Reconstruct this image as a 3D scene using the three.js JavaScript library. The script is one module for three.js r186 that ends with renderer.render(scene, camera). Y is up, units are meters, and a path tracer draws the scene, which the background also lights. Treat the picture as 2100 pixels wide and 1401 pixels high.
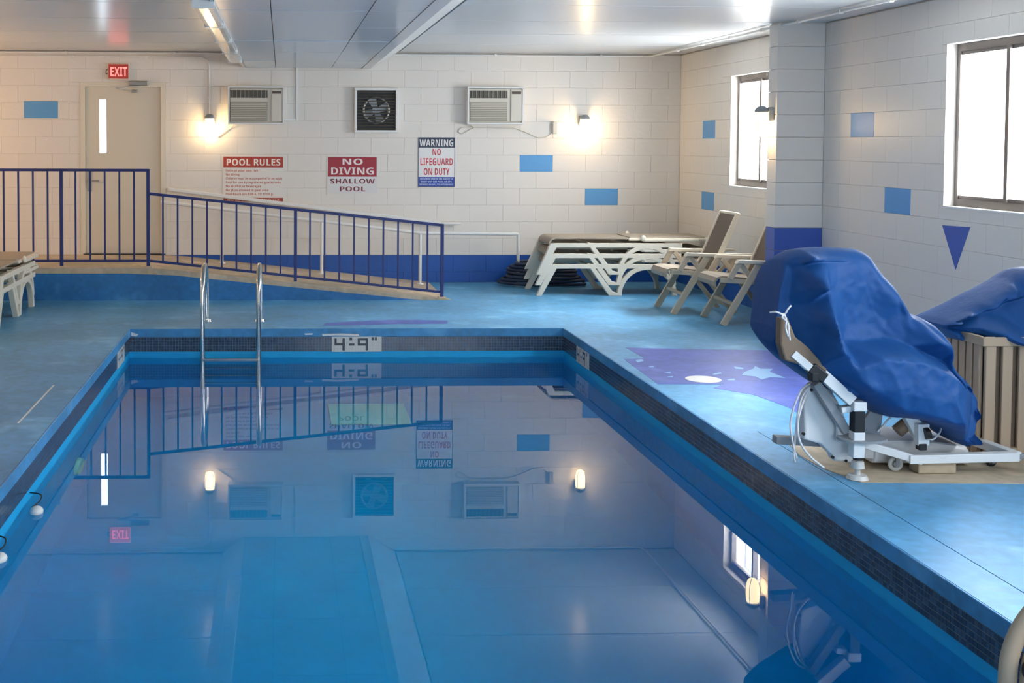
import * as THREE from 'three';
import { RoundedBoxGeometry } from 'three/addons/geometries/RoundedBoxGeometry.js';
import { mergeGeometries, mergeVertices, toCreasedNormals } from 'three/addons/utils/BufferGeometryUtils.js';
import { RectAreaLightUniformsLib } from 'three/addons/lights/RectAreaLightUniformsLib.js';

// ---------------------------------------------------------------- camera, daylight, exposure
const W = 2100, HGT = 1401, F = 2470, CX = 666, CY = 395, EYE = 1.705, RAD = Math.PI / 180;
const scene = new THREE.Scene();
const fullW = 2 * Math.max(CX, W - CX), fullH = 2 * Math.max(CY, HGT - CY);
const camera = new THREE.PerspectiveCamera(2 * Math.atan(fullH / 2 / F) / RAD, fullW / fullH, 0.1, 200);
camera.position.set(0, EYE, 0);
camera.rotation.order = 'YXZ';
camera.rotation.set(-2.36 * RAD, -2.05 * RAD, 0.19 * RAD);
camera.setViewOffset(fullW, fullH, fullW / 2 - CX, fullH / 2 - CY, W, HGT);
camera.updateMatrixWorld(true);
const DAY = 7.0;                                           // overcast daylight outside
scene.background = new THREE.Color(0.86 * DAY, 0.95 * DAY, 1.06 * DAY);
const renderer = new THREE.WebGLRenderer({ antialias: true });
renderer.toneMapping = THREE.LinearToneMapping;
renderer.toneMappingExposure = 1.08;
renderer.shadowMap.enabled = true;
RectAreaLightUniformsLib.init();
const LAMP = 0.8;                                           // candela scale of the warm wall lamps
const WARM = new THREE.Color(1.0, 0.69, 0.36);
// daylight coming in through each window opening: [x, y, z, width, height, direction]
function daylight(x, y, z, w, h, tx, ty, tz, k) {
  const l = new THREE.RectAreaLight(new THREE.Color(0.93, 0.96, 0.99), k, w, h);
  l.position.set(x, y, z); l.lookAt(tx, ty, tz); scene.add(l);
}
const WIN = [[-13.01, -11.72], [-8.745, -7.45], [-4.5, -3.2], [-0.6, 0.7]], WY0 = 1.254, WY1 = 2.447;
const XR = 4.9, XL = -4.6, ZB = -14.68, ZF = 2.4, CEIL = 2.805, WATER = -0.268;
WIN.forEach(([a, b], i) => daylight(XR + 0.26, (WY0 + WY1) / 2, (a + b) / 2, b - a, WY1 - WY0, 0, (WY0 + WY1) / 2, (a + b) / 2, [20, 20, 32, 3][i]));
daylight(2.4, 1.2, ZF + 0.26, 3.6, 2.0, 2.4, 1.2, 0, 1.7);     // glazed doors behind the photographer
// bright part of the overcast sky, high on the window side
const sun = new THREE.DirectionalLight(new THREE.Color(0.95, 0.98, 1.0), 9);
sun.position.set(10, 8.2, -10.2); sun.target.position.set(0, 0, -7.6); scene.add(sun, sun.target);
sun.castShadow = true; sun.shadow.radius = 55; sun.shadow.mapSize.set(2048, 2048);
Object.assign(sun.shadow.camera, { left: -10, right: 10, top: 10, bottom: -10, near: 0.5, far: 30 });

// ---------------------------------------------------------------- helpers
function ray(px, py) { return new THREE.Vector3((px - CX) / F, -(py - CY) / F, -1).applyQuaternion(camera.quaternion); }
function onZ(px, py, z) { const d = ray(px, py); return d.multiplyScalar(z / d.z).add(camera.position); }
function onY(px, py, y = 0) { const d = ray(px, py); return d.multiplyScalar((y - EYE) / d.y).add(camera.position); }
function onX(px, py, x) { const d = ray(px, py); return d.multiplyScalar(x / d.x).add(camera.position); }
let seed = 7;
function rnd() { seed = (seed * 1664525 + 1013904223) >>> 0; return seed / 4294967296; }
const used = {};
function numbered(n) { const k = used[n] = (used[n] ?? -1) + 1; return k ? n + '_' + String(k).padStart(3, '0') : n; }
function tag(o, label, category, group, kind) {
  if (label) o.userData.label = label;
  if (category) o.userData.category = category;
  if (group) o.userData.group = group;
  if (kind) o.userData.kind = kind;
  return o;
}
function thing(name, label, category, pos = [0, 0, 0], turn = 0, group) {
  const o = new THREE.Group(); o.name = numbered(name); o.position.set(...pos); o.rotation.y = turn; scene.add(o);
  return tag(o, label, category, group);
}
function struct(name, label) { const o = new THREE.Group(); o.name = name; scene.add(o); return tag(o, label, null, null, 'structure'); }
// uv in metres, projected along the main axis of each face
function metric(g) {
  if (g.index) g = g.toNonIndexed();
  const p = g.attributes.position, n = g.attributes.normal, uv = new Float32Array(p.count * 2);
  for (let i = 0; i < p.count; i += 3) {
    let ax = 0, ay = 0, az = 0;
    for (let k = 0; k < 3; k++) { ax += Math.abs(n.getX(i + k)); ay += Math.abs(n.getY(i + k)); az += Math.abs(n.getZ(i + k)); }
    for (let k = 0; k < 3; k++) {
      const j = i + k, x = p.getX(j), y = p.getY(j), z = p.getZ(j);
      const [u, v] = ay >= ax && ay >= az ? [x, z] : ax >= az ? [z, y] : [x, y];
      uv[2 * j] = u; uv[2 * j + 1] = v;
    }
  }
  g.setAttribute('uv', new THREE.BufferAttribute(uv, 2));
  return g;
}
function clean(g) { g = g.index ? g.toNonIndexed() : g; for (const k of Object.keys(g.attributes)) if (!['position', 'normal', 'uv'].includes(k)) g.deleteAttribute(k); return g; }
function obj(name, geos, mat, parent, keepUv) {
  const list = (Array.isArray(geos) ? geos : [geos]).map((g) => clean(keepUv ? g : metric(g)));
  const m = new THREE.Mesh(list.length > 1 ? mergeGeometries(list) : list[0], mat);
  m.name = parent ? name : numbered(name); (parent ?? scene).add(m);
  return m;
}
function bx(w, h, d, x = 0, y = 0, z = 0, r = 0) {
  const g = r ? new RoundedBoxGeometry(w, h, d, 2, Math.min(r, w * 0.49, h * 0.49, d * 0.49)) : new THREE.BoxGeometry(w, h, d);
  return g.translate(x, y, z);
}
function span(x0, x1, y0, y1, z0, z1, r = 0) { return bx(x1 - x0, y1 - y0, z1 - z0, (x0 + x1) / 2, (y0 + y1) / 2, (z0 + z1) / 2, r); }
const V = (x, y, z) => new THREE.Vector3(x, y, z);
function tube(pts, r, seg = 0, rad = 8, curved = true) {
  const v = pts.map((p) => p.isVector3 ? p : V(...p));
  let path;
  if (curved) path = new THREE.CatmullRomCurve3(v, false, 'centripetal');
  else { path = new THREE.CurvePath(); for (let i = 1; i < v.length; i++) path.add(new THREE.LineCurve3(v[i - 1], v[i])); }
  return new THREE.TubeGeometry(path, seg || (curved ? v.length * 8 : 24 * (v.length - 1)), r, rad, false);
}
function rod(a, b, r, rad = 10, r2 = r) {
  a = a.isVector3 ? a : V(...a); b = b.isVector3 ? b : V(...b);
  const d = b.clone().sub(a), g = new THREE.CylinderGeometry(r2, r, d.length(), rad);
  g.applyQuaternion(new THREE.Quaternion().setFromUnitVectors(V(0, 1, 0), d.normalize()));
  const c = a.clone().add(b).multiplyScalar(0.5); return g.translate(c.x, c.y, c.z);
}
// a squared bar from a to b; w across (horizontal), t the other way
function bar(a, b, w, t, r = 0.004) {
  a = a.isVector3 ? a : V(...a); b = b.isVector3 ? b : V(...b);
  const d = b.clone().sub(a), len = d.length(); d.normalize();
  let side = V(0, 1, 0).cross(d); if (side.length() < 1e-3) side = V(1, 0, 0); side.normalize();
  const up = d.clone().cross(side).normalize();
  const g = bx(w, t, len, 0, 0, 0, r);
  g.applyMatrix4(new THREE.Matrix4().makeBasis(side, up, d));
  const c = a.clone().add(b).multiplyScalar(0.5); return g.translate(c.x, c.y, c.z);
}
function prism(pts, depth, bevel = 0) {         // outline in x,y pushed along z (centred)
  const s = new THREE.Shape(pts.map((p) => new THREE.Vector2(...p)));
  const g = new THREE.ExtrudeGeometry(s, { depth, bevelEnabled: bevel > 0, bevelSize: bevel, bevelThickness: bevel, bevelSegments: 2, bevelOffset: -bevel, curveSegments: 12 });
  return g.translate(0, 0, -depth / 2);
}
function slabY(pts, y0, y1) {                   // floor outline [x, z] between two heights
  const s = new THREE.Shape(pts.map(([x, z]) => new THREE.Vector2(x, -z)));
  return new THREE.ExtrudeGeometry(s, { depth: y1 - y0, bevelEnabled: false }).rotateX(-Math.PI / 2).translate(0, y0, 0);
}
// ---------------------------------------------------------------- textures
function hash(x, y, s) { let h = Math.imul(x, 374761393) + Math.imul(y, 668265263) + Math.imul(s, 1442695041); h = Math.imul(h ^ (h >>> 13), 1274126177); return ((h ^ (h >>> 16)) >>> 0) / 4294967296; }
function vnoise(x, y, per, s) {
  const xi = Math.floor(x), yi = Math.floor(y), fx = x - xi, fy = y - yi, u = fx * fx * (3 - 2 * fx), v = fy * fy * (3 - 2 * fy);
  const q = (a, b) => hash(((a % per) + per) % per, ((b % per) + per) % per, s);
  return (q(xi, yi) * (1 - u) + q(xi + 1, yi) * u) * (1 - v) + (q(xi, yi + 1) * (1 - u) + q(xi + 1, yi + 1) * u) * v;
}
function dataTex(n, metres, fn, srgb) {
  const d = new Uint8Array(n * n * 4);
  for (let y = 0; y < n; y++) for (let x = 0; x < n; x++) { const c = fn(x / n, y / n), i = 4 * (y * n + x); for (let k = 0; k < 3; k++) d[i + k] = 255 * Math.min(1, Math.max(0, Array.isArray(c) ? c[k] : c)); d[i + 3] = 255; }
  const t = new THREE.DataTexture(d, n, n); t.wrapS = t.wrapT = THREE.RepeatWrapping; t.magFilter = THREE.LinearFilter; t.minFilter = THREE.LinearMipmapLinearFilter; t.generateMipmaps = true;
  if (srgb) t.colorSpace = THREE.SRGBColorSpace;
  t.repeat.set(1 / metres, 1 / metres); t.needsUpdate = true; return t;
}
const fbm = (u, v, base, oct, s) => { let a = 0, k = 0.5, t = 0; for (let o = 0; o < oct; o++) { const p = base << o; a += k * vnoise(u * p, v * p, p, s + o); t += k; k *= 0.55; } return a / t; };
const deckBump = dataTex(512, 0.9, (u, v) => 0.5 * fbm(u, v, 60, 3, 3) + 0.5 * fbm(u, v, 8, 3, 9));
const deckTone = (r, g, b, k = 1) => dataTex(512, 3.1, (u, v) => { const m = 0.86 + 0.14 * (1 - k) + k * 0.24 * (fbm(u, v, 5, 4, 21) - 0.5) + k * 0.14 * (fbm(u, v, 70, 2, 5) - 0.5), w = k * Math.max(0, fbm(u, v, 9, 4, 77) - 0.63) * 1.4; return [r * m + w * 0.5, g * m + w * 0.4, b * m + w * 0.3]; }, true);
const wallBump = dataTex(512, 0.7, (u, v) => fbm(u, v, 24, 4, 31));
const weave = dataTex(256, 0.03, (u, v) => 0.5 + 0.25 * Math.sin(u * Math.PI * 16) + 0.25 * Math.sin(v * Math.PI * 16));
const clothBump = dataTex(512, 0.5, (u, v) => fbm(u, v, 5, 5, 55));
const roughMap = dataTex(256, 1.7, (u, v) => [1, 0.55 + 0.45 * fbm(u, v, 7, 4, 12), 0]);
// ---------------------------------------------------------------- materials
const std = (c, rough = 0.6, o = {}) => new THREE.MeshStandardMaterial({ color: Array.isArray(c) ? new THREE.Color().setRGB(...c) : new THREE.Color(c), roughness: rough, ...o });
const phy = (c, rough = 0.6, o = {}) => new THREE.MeshPhysicalMaterial({ color: Array.isArray(c) ? new THREE.Color().setRGB(...c) : new THREE.Color(c), roughness: rough, ...o });
const M = {
  deck: std('#ffffff', 0.42, { map: deckTone(0.40, 0.72, 0.92), bumpMap: deckBump, bumpScale: 0.0016 }),
  rampBlue: std('#ffffff', 0.5, { map: deckTone(0.19, 0.53, 0.80), bumpMap: deckBump, bumpScale: 0.0016 }),
  coping: std('#ffffff', 0.38, { map: deckTone(0.33, 0.68, 0.92), bumpMap: deckBump, bumpScale: 0.0012 }),
  pool: std('#ffffff', 0.55, { map: deckTone(0.03, 0.70, 0.93, 0.25), bumpMap: deckBump, bumpScale: 0.0008 }),
  purple: std('#ffffff', 0.42, { map: deckTone(0.36, 0.46, 0.84), bumpMap: deckBump, bumpScale: 0.0016 }),
  splash: std('#8ebde6', 0.45, { bumpMap: deckBump, bumpScale: 0.0016 }),
  bare: std('#ffffff', 0.75, { map: deckTone(0.86, 0.79, 0.68), bumpMap: deckBump, bumpScale: 0.002 }),
  ledge: std('#ffffff', 0.6, { map: deckTone(0.88, 0.80, 0.69), bumpMap: deckBump, bumpScale: 0.001 }),
  wall: std('#e6dfd5', 0.45, { bumpMap: wallBump, bumpScale: 0.0012 }),
  joint: std('#e6dfd5', 0.6),
  blue: std('#5c9fd6', 0.45, { bumpMap: wallBump, bumpScale: 0.0012 }),
  band: std('#1d55a8', 0.4, { bumpMap: wallBump, bumpScale: 0.0012 }),
  navy: std('#3a5cb2', 0.4),
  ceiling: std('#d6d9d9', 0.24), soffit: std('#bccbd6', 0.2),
  seam: std('#5f6468', 0.8),
  tile: std('#3d5570', 0.18),
  tile2: std('#2f435c', 0.18),
  grout: std('#9aa4ac', 0.8),
  chrome: std('#d9d6d0', 0.16, { metalness: 1 }),
  white: std('#e9e7e2', 0.4), gloss: phy('#efefec', 0.3, { clearcoat: 0.6, clearcoatRoughness: 0.15 }),
  cream: std('#e2d9c6', 0.45), door: std('#ddd3bf', 0.42),
  plastic: std('#d8d2c3', 0.5), grille: std('#a39d8e', 0.6), vent: std('#5f5b52', 0.6), dark: std('#22242a', 0.5), badge: std('#5a4a42', 0.4),
  iron: std('#1f2f6e', 0.42), bronze: std('#7d7672', 0.4, { metalness: 0.5 }), metal: std('#a8a49c', 0.35, { metalness: 0.8 }),
  resin: std('#e6dcc8', 0.42), resin2: std('#cdbfa8', 0.5), sling: std('#a89c8c', 0.8, { bumpMap: weave, bumpScale: 0.0006 }), sling2: std('#6f6459', 0.8, { bumpMap: weave, bumpScale: 0.0006 }),
  tarp: std('#064b8b', 0.66, { bumpMap: clothBump, bumpScale: 0.005, side: THREE.DoubleSide }),
  lift: std('#dfe3e4', 0.32), black: std('#17181b', 0.45), grey: std('#8f9498', 0.4), wheel: std('#c9c9c6', 0.4), brown: std('#7d6a57', 0.55),
  bin: std('#b59f86', 0.6), binDark: std('#6d5c4c', 0.7), cord: std('#dcdde0', 0.5),
  glass: phy('#ffffff', 0.0, { transmission: 1, thickness: 0, ior: 1.5 }),
  frosted: phy('#ffffff', 0.15, { transmission: 1, thickness: 0, ior: 1.45 }),
  water: phy('#ffffff', 0.0, { transmission: 1, thickness: 1, ior: 1.28, attenuationColor: new THREE.Color().setRGB(0.2, 0.92, 0.98), attenuationDistance: 3.2 }),
  jar: std('#fff2d8', 0.4, { emissive: new THREE.Color(1.0, 0.74, 0.38), emissiveIntensity: 8 }),
};

// ---------------------------------------------------------------- block walls
const BW = 0.4064, BH = 0.2050, B0 = onZ(1066, 318, ZB);           // top left corner of a blue block fixes the courses
const blockCache = {};
function blockGeo(w, h) {
  const k = w.toFixed(3) + 'x' + h.toFixed(3);
  if (!blockCache[k]) {
    const g = 0.0006, c = 0.0016, d = 0.014, a = w / 2 - g, b = h / 2 - g, P = [[-a, -b, d - c], [a, -b, d - c], [a, b, d - c], [-a, b, d - c], [-a + c, -b + c, d], [a - c, -b + c, d], [a - c, b - c, d], [-a + c, b - c, d], [-a, -b, 0], [a, -b, 0], [a, b, 0], [-a, b, 0]];
    const q = [[4, 5, 6, 7], [0, 1, 5, 4], [1, 2, 6, 5], [2, 3, 7, 6], [3, 0, 4, 7], [8, 9, 1, 0], [9, 10, 2, 1], [10, 11, 3, 2], [11, 8, 0, 3]], v = [];
    for (const [i, j, m, n] of q) for (const t of [i, j, m, i, m, n]) v.push(...P[t]);
    const geo = new THREE.BufferGeometry(); geo.setAttribute('position', new THREE.Float32BufferAttribute(v, 3)); geo.computeVertexNormals();
    blockCache[k] = metric(geo);
  }
  return blockCache[k];
}
function minus(r, h) {          // rectangle [u0,u1,v0,v1] less a hole
  if (h[0] >= r[1] || h[1] <= r[0] || h[2] >= r[3] || h[3] <= r[2]) return [r];
  const out = [], v0 = Math.max(r[2], h[2]), v1 = Math.min(r[3], h[3]);
  if (h[2] > r[2]) out.push([r[0], r[1], r[2], h[2]]);
  if (h[3] < r[3]) out.push([r[0], r[1], h[3], r[3]]);
  if (h[0] > r[0]) out.push([r[0], h[0], v0, v1]);
  if (h[1] < r[1]) out.push([h[1], r[1], v0, v1]);
  return out;
}
// place(u, v) sets a block on the wall; kind(u, v) gives its paint
function layBlocks(parent, u0, u1, v0, v1, phase, holes, place, paint) {
  const rowTop = B0.y, r0 = Math.floor((v0 - rowTop) / BH) - 1, r1 = Math.ceil((v1 - rowTop) / BH) + 1;
  for (let r = r0; r <= r1; r++) {
    const a = rowTop + r * BH, b = a + BH, off = phase + (((r % 2) + 2) % 2 ? 0 : BW / 2), c0 = Math.floor((u0 - off) / BW) - 1, c1 = Math.ceil((u1 - off) / BW) + 1;
    for (let c = c0; c <= c1; c++) {
      let list = [[Math.max(u0, off + c * BW), Math.min(u1, off + (c + 1) * BW), Math.max(v0, a), Math.min(v1, b)]];
      for (const h of holes) list = list.flatMap((q) => (q[1] - q[0] < 0.02 || q[3] - q[2] < 0.02 ? [] : minus(q, h)));
      for (const q of list) {
        const w = q[1] - q[0], h = q[3] - q[2]; if (w < 0.02 || h < 0.015) continue;
        const u = (q[0] + q[1]) / 2, v = (q[2] + q[3]) / 2, [mat, lab] = paint(u, v);
        const m = new THREE.Mesh(blockGeo(w, h), mat); m.name = 'block'; place(m, u, v); parent.add(m);
        if (lab) m.userData.label = lab;
      }
    }
  }
}
const inside = (p, u, v, du, dv) => Math.abs(u - p[0]) < du && Math.abs(v - p[1]) < dv;
const T = 0.014;
// back wall
const wb = struct('wall_back', 'painted white block wall at the far end, with a dark blue band along its foot');
const dL = onZ(174, 178, ZB), dR = onZ(331, 522, ZB), DOORX0 = dL.x - 0.055, DOORX1 = dR.x + 0.055, DOORY1 = dL.y + 0.055, LAND = dR.y;
obj('wall_core', [span(XL - 0.25, DOORX0, -0.4, CEIL + 0.2, ZB - 0.24, ZB - T), span(DOORX1, XR + 0.3, -0.4, CEIL + 0.2, ZB - 0.24, ZB - T), span(DOORX0, DOORX1, DOORY1, CEIL + 0.2, ZB - 0.24, ZB - T), span(DOORX0, DOORX1, -0.4, LAND - 0.02, ZB - 0.24, ZB - T)], M.joint, wb);
const blueB = [onZ(1099, 333.5, ZB), onZ(1234.7, 402.5, ZB), onZ(84, 225, ZB)].map((p) => [p.x, p.y]);
const bandTop = B0.y - 6 * BH;
layBlocks(wb, -3.75, XR, bandTop, CEIL, B0.x, [[DOORX0, DOORX1, -1, DOORY1], [blueB[2][0] - 0.2032, blueB[2][0] + 0.2032, blueB[2][1] - 0.1025, blueB[2][1] + 0.1025]], (m, u, v) => m.position.set(u, v, ZB - T),
  (u, v) => blueB.slice(0, 2).some((p) => inside(p, u, v, 0.1, 0.05)) ? [M.blue, 'block painted sky blue'] : [M.wall]);
{ const m = new THREE.Mesh(blockGeo(BW, BH), M.blue); m.name = 'block'; m.position.set(blueB[2][0], blueB[2][1], ZB - T); m.userData.label = 'block painted sky blue'; wb.add(m); }
layBlocks(wb, -1.5, XR, 0.0, bandTop, B0.x, [], (m, u, v) => m.position.set(u, v, ZB - T), () => [M.band, 'block painted dark blue']);
obj('wall_face', span(XL, -3.75, LAND - 0.1, CEIL, ZB - T, ZB), M.wall, wb);
// right wall with its windows
const wr = struct('wall_right', 'painted white block wall on the right with windows and blue painted blocks');
const z0 = ZB - 0.24, wallParts = []; let zz = z0;
for (const [a, b] of WIN) { wallParts.push(span(XR + T, XR + 0.24, -0.4, CEIL + 0.2, zz, a), span(XR + T, XR + 0.24, -0.4, WY0, a, b), span(XR + T, XR + 0.24, WY1, CEIL + 0.2, a, b)); zz = b; }
wallParts.push(span(XR + T, XR + 0.24, -0.4, CEIL + 0.2, zz, ZF + 0.24));
obj('wall_core', wallParts, M.joint, wr);
const nearFace = [[zz, ZF], [WIN[2][1], WIN[3][0]], [-6.4, WIN[2][0]]].map(([a, b]) => span(XR, XR + T, 0, CEIL, a, b));
for (const [a, b] of WIN.slice(2)) nearFace.push(span(XR, XR + T, 0, WY0, a, b), span(XR, XR + T, WY1, CEIL, a, b));
obj('wall_face', nearFace, M.wall, wr);
obj('painted_band', span(XR - 0.0015, XR + 0.002, 0, B0.y - 6 * BH, -6.4, ZF), M.band, wr).userData.label = 'dark blue painted foot of the wall';
const blueR = [onX(1455, 264, XR), onX(1454, 409, XR), onX(1769, 255, XR), onX(1843.6, 410, XR)];
const PZ0 = -10.94, PZ1 = -10.74, PX = 4.465;
const holesR = WIN.map(([a, b]) => [a, b, WY0, WY1]);
holesR.push([PZ0, PZ1, -1, 4]);
const PHR = blueR[2].z + BW / 2 - 0.01;
layBlocks(wr, ZB, -6.4, 0.0, CEIL, PHR, holesR, (m, u, v) => { m.position.set(XR + T, v, u); m.rotation.y = -Math.PI / 2; },
  (u, v) => blueR.some((p) => inside([p.z, p.y], u, v, 0.12, 0.06)) ? [M.blue, 'block painted sky blue'] : v < bandTop ? [M.band, 'block painted dark blue'] : [M.wall]);
{ // painted pennant
  const a = onX(1933, 462, XR), b = onX(1990, 466, XR), c = onX(1960, 553, XR), sh = new THREE.Shape([new THREE.Vector2(a.z, a.y), new THREE.Vector2(b.z, b.y), new THREE.Vector2(c.z, c.y)]);
  const m = obj('painted_pennant', new THREE.ExtrudeGeometry(sh, { depth: 0.003, bevelEnabled: false }).rotateY(-Math.PI / 2).translate(XR, 0, 0), M.navy, wr); m.userData.label = 'dark blue painted triangle pointing down';
}
// stub wall carrying the lamp
const pil = struct('wall_stub', 'short block wall standing out from the right wall, with a blue foot');
obj('wall_core', span(PX + 0.012, XR + T, 0, CEIL, PZ0 + 0.012, PZ1 - 0.012), M.joint, pil);
for (let r = -14; r < 12; r++) {
  const a = Math.max(0, B0.y + r * BH), b = Math.min(CEIL, B0.y + (r + 1) * BH); if (b - a < 0.02) continue;
  const low = (a + b) / 2 < 0.96, m = obj('block', bx(XR - PX, b - a - 0.0035, PZ1 - PZ0, (PX + XR) / 2, (a + b) / 2, (PZ0 + PZ1) / 2, 0.004), low ? M.navy : M.wall, pil);
  if (low) m.userData.label = 'block painted blue violet';
}
// left and near walls
const wl = struct('wall_left', 'painted wall on the left of the pool'); obj('wall_face', span(XL - 0.24, XL, -0.4, CEIL + 0.2, ZB - 0.24, ZF + 0.24), M.wall, wl);
const wf = struct('wall_front', 'wall behind the photographer with glazed doors');
obj('wall_face', [span(XL - 0.24, 0.6, -0.4, CEIL + 0.2, ZF, ZF + 0.2), span(4.2, XR + 0.24, -0.4, CEIL + 0.2, ZF, ZF + 0.2), span(0.6, 4.2, 2.2, CEIL + 0.2, ZF, ZF + 0.2), span(0.6, 4.2, -0.4, 0.2, ZF, ZF + 0.2)], M.wall, wf);
// windows
WIN.forEach(([a, b], i) => {
  const w = struct('window_' + (i + 1), i === 0 ? 'far sliding window in a grey metal frame, bright daylight behind' : 'near sliding window in a grey metal frame, bright daylight behind');
  const x0 = XR + 0.078, x1 = x0 + 0.05, f = 0.045, m = (a + b) / 2 - 0.01;
  obj('window_frame', [span(x0, x1, WY0, WY0 + 0.055, a + f, b - f), span(x0, x1, WY1 - 0.055, WY1, a + f, b - f), span(x0, x1, WY0, WY1, a, a + f), span(x0, x1, WY0, WY1, b - f, b)], M.bronze, w);
  obj('mullion', span(x0 - 0.006, x1, WY0 + 0.05, WY1 - 0.05, m - 0.02, m + 0.02), M.bronze, w);
  for (const [p, q] of [[a + f, m], [m, b - f]]) { const s = obj('sash', [span(x0 + 0.01, x1 - 0.008, WY0 + 0.055, WY0 + 0.08, p, q), span(x0 + 0.01, x1 - 0.008, WY1 - 0.08, WY1 - 0.055, p, q)], M.bronze, w); obj('pane', span(x0 + 0.022, x0 + 0.026, WY0 + 0.07, WY1 - 0.07, p, q), M.glass, s); }
  obj('window_sill', span(XR - 0.004, XR + 0.09, WY0 - 0.012, WY0 + 0.001, a - 0.004, b + 0.004), M.white, w);
});
{ const w = struct('window_5', 'glazed doors behind the photographer');
  obj('window_frame', [0.6, 1.78, 2.96, 4.14].map((x) => span(x, x + 0.06, 0.2, 2.2, ZF + 0.06, ZF + 0.12)).concat([span(0.6, 4.2, 2.12, 2.2, ZF + 0.06, ZF + 0.12), span(0.6, 4.2, 0.2, 0.3, ZF + 0.06, ZF + 0.12)]), M.bronze, w);
  obj('pane', span(0.62, 4.18, 0.25, 2.15, ZF + 0.085, ZF + 0.091), M.glass, w); }
// door in the back wall
{ const d = struct('door_1', 'cream steel door with a narrow glass slit at the head of the ramp'), zf = ZB - 0.03;
  obj('door_frame', [span(DOORX0, dL.x, LAND, DOORY1, ZB - 0.2, ZB + 0.012), span(dR.x, DOORX1, LAND, DOORY1, ZB - 0.2, ZB + 0.012), span(dL.x, dR.x, dL.y, DOORY1, ZB - 0.2, ZB + 0.012), span(dL.x, dL.x + 0.02, LAND, dL.y, ZB - 0.14, ZB - 0.08), span(dR.x - 0.02, dR.x, LAND, dL.y, ZB - 0.14, ZB - 0.08), span(dL.x + 0.02, dR.x - 0.02, dL.y - 0.02, dL.y, ZB - 0.14, ZB - 0.08)], M.cream, d);
  const a = onZ(203.5, 204, zf), b = onZ(218, 314, zf), x0 = dL.x + 0.004, x1 = dR.x - 0.004, y1 = dL.y - 0.004;
  const leaf = obj('door_leaf', [span(x0, a.x, LAND + 0.01, y1, zf - 0.045, zf), span(b.x, x1, LAND + 0.01, y1, zf - 0.045, zf), span(a.x, b.x, LAND + 0.01, b.y, zf - 0.045, zf), span(a.x, b.x, a.y, y1, zf - 0.045, zf)], M.door, d);
  obj('slit_pane', span(a.x, b.x, b.y, a.y, zf - 0.025, zf - 0.019), M.glass, leaf);
  const h = onZ(186, 370, zf), hp = obj('lock_plate', bx(0.055, 0.27, 0.012, h.x - 0.01, h.y, zf + 0.006, 0.003), M.metal, d);
  obj('lever', [rod([h.x - 0.01, h.y, zf + 0.01], [h.x - 0.01, h.y, zf + 0.06], 0.011), bar([h.x - 0.012, h.y, zf + 0.06], [h.x + 0.115, h.y - 0.004, zf + 0.06], 0.016, 0.02)], M.metal, hp);
  const c = onZ(284, 171, ZB + 0.04); obj('door_closer', bx(0.235, 0.06, 0.05, c.x, c.y, ZB + 0.04, 0.012), M.metal, d);
  const e = onZ(237, 180, ZB + 0.1), g = onZ(275, 187, ZB + 0.05);
  obj('closer_arm', [bar([c.x + 0.03, c.y - 0.03, ZB + 0.05], e, 0.022, 0.008, 0.002), bar(e, g, 0.022, 0.008, 0.002), bx(0.07, 0.035, 0.03, g.x, g.y, ZB + 0.02, 0.006)], M.metal, d);
  obj('threshold', span(dL.x - 0.02, dR.x + 0.05, LAND - 0.006, LAND + 0.012, ZB - 0.12, ZB + 0.05), M.dark, d); }
// ---------------------------------------------------------------- ceiling
const ceil = struct('ceiling', 'glossy white sheet metal ceiling with a lowered middle strip');
obj('ceiling_core', span(XL - 0.24, XR + 0.24, CEIL + 0.012, CEIL + 0.2, ZB - 0.24, ZF + 0.24), M.seam, ceil);
const SEAMS = [ZB, -13.42, -12.1, -10.8, -9.56, -8.34, -7.12, -5.9, -4.68, -3.46, -2.24, -1.02, 0.2, 1.42, ZF];
const SOF = 2.614, SX0 = -0.44, SX1 = 0.97;
for (let i = 1; i < SEAMS.length; i++) for (const [a, b] of [[XL, -0.72], [1.42, XR]])
  obj('ceiling_panel', span(a, b, CEIL, CEIL + 0.012, SEAMS[i - 1] + 0.009, SEAMS[i] - 0.009), M.ceiling, ceil);
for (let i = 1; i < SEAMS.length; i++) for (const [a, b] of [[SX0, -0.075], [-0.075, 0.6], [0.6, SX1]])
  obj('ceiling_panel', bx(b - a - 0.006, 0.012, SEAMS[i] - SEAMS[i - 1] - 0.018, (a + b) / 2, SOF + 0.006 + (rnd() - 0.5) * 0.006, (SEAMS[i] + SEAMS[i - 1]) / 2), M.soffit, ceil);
obj('strip_core', span(SX0, SX1, SOF + 0.016, SOF + 0.03, ZB, ZF), M.seam, ceil);
{ const len = ZF - ZB, z = (ZF + ZB) / 2;
  const sl = (p) => prism(p, len).translate(0, 0, z);
  obj('strip_edge', [sl([[SX1 + 0.002, SOF - 0.004], [1.075, SOF - 0.004], [1.40, CEIL], [1.42, CEIL + 0.015], [1.38, CEIL + 0.015], [1.06, SOF + 0.012], [SX1 + 0.002, SOF + 0.012]])], M.ceiling, ceil);
  obj('strip_edge', [sl([[SX0 - 0.002, SOF], [-0.46, SOF], [-0.72, CEIL], [-0.74, CEIL + 0.015], [-0.70, CEIL + 0.015], [-0.45, SOF + 0.012], [SX0 - 0.002, SOF + 0.012]])], M.ceiling, ceil); }
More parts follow.
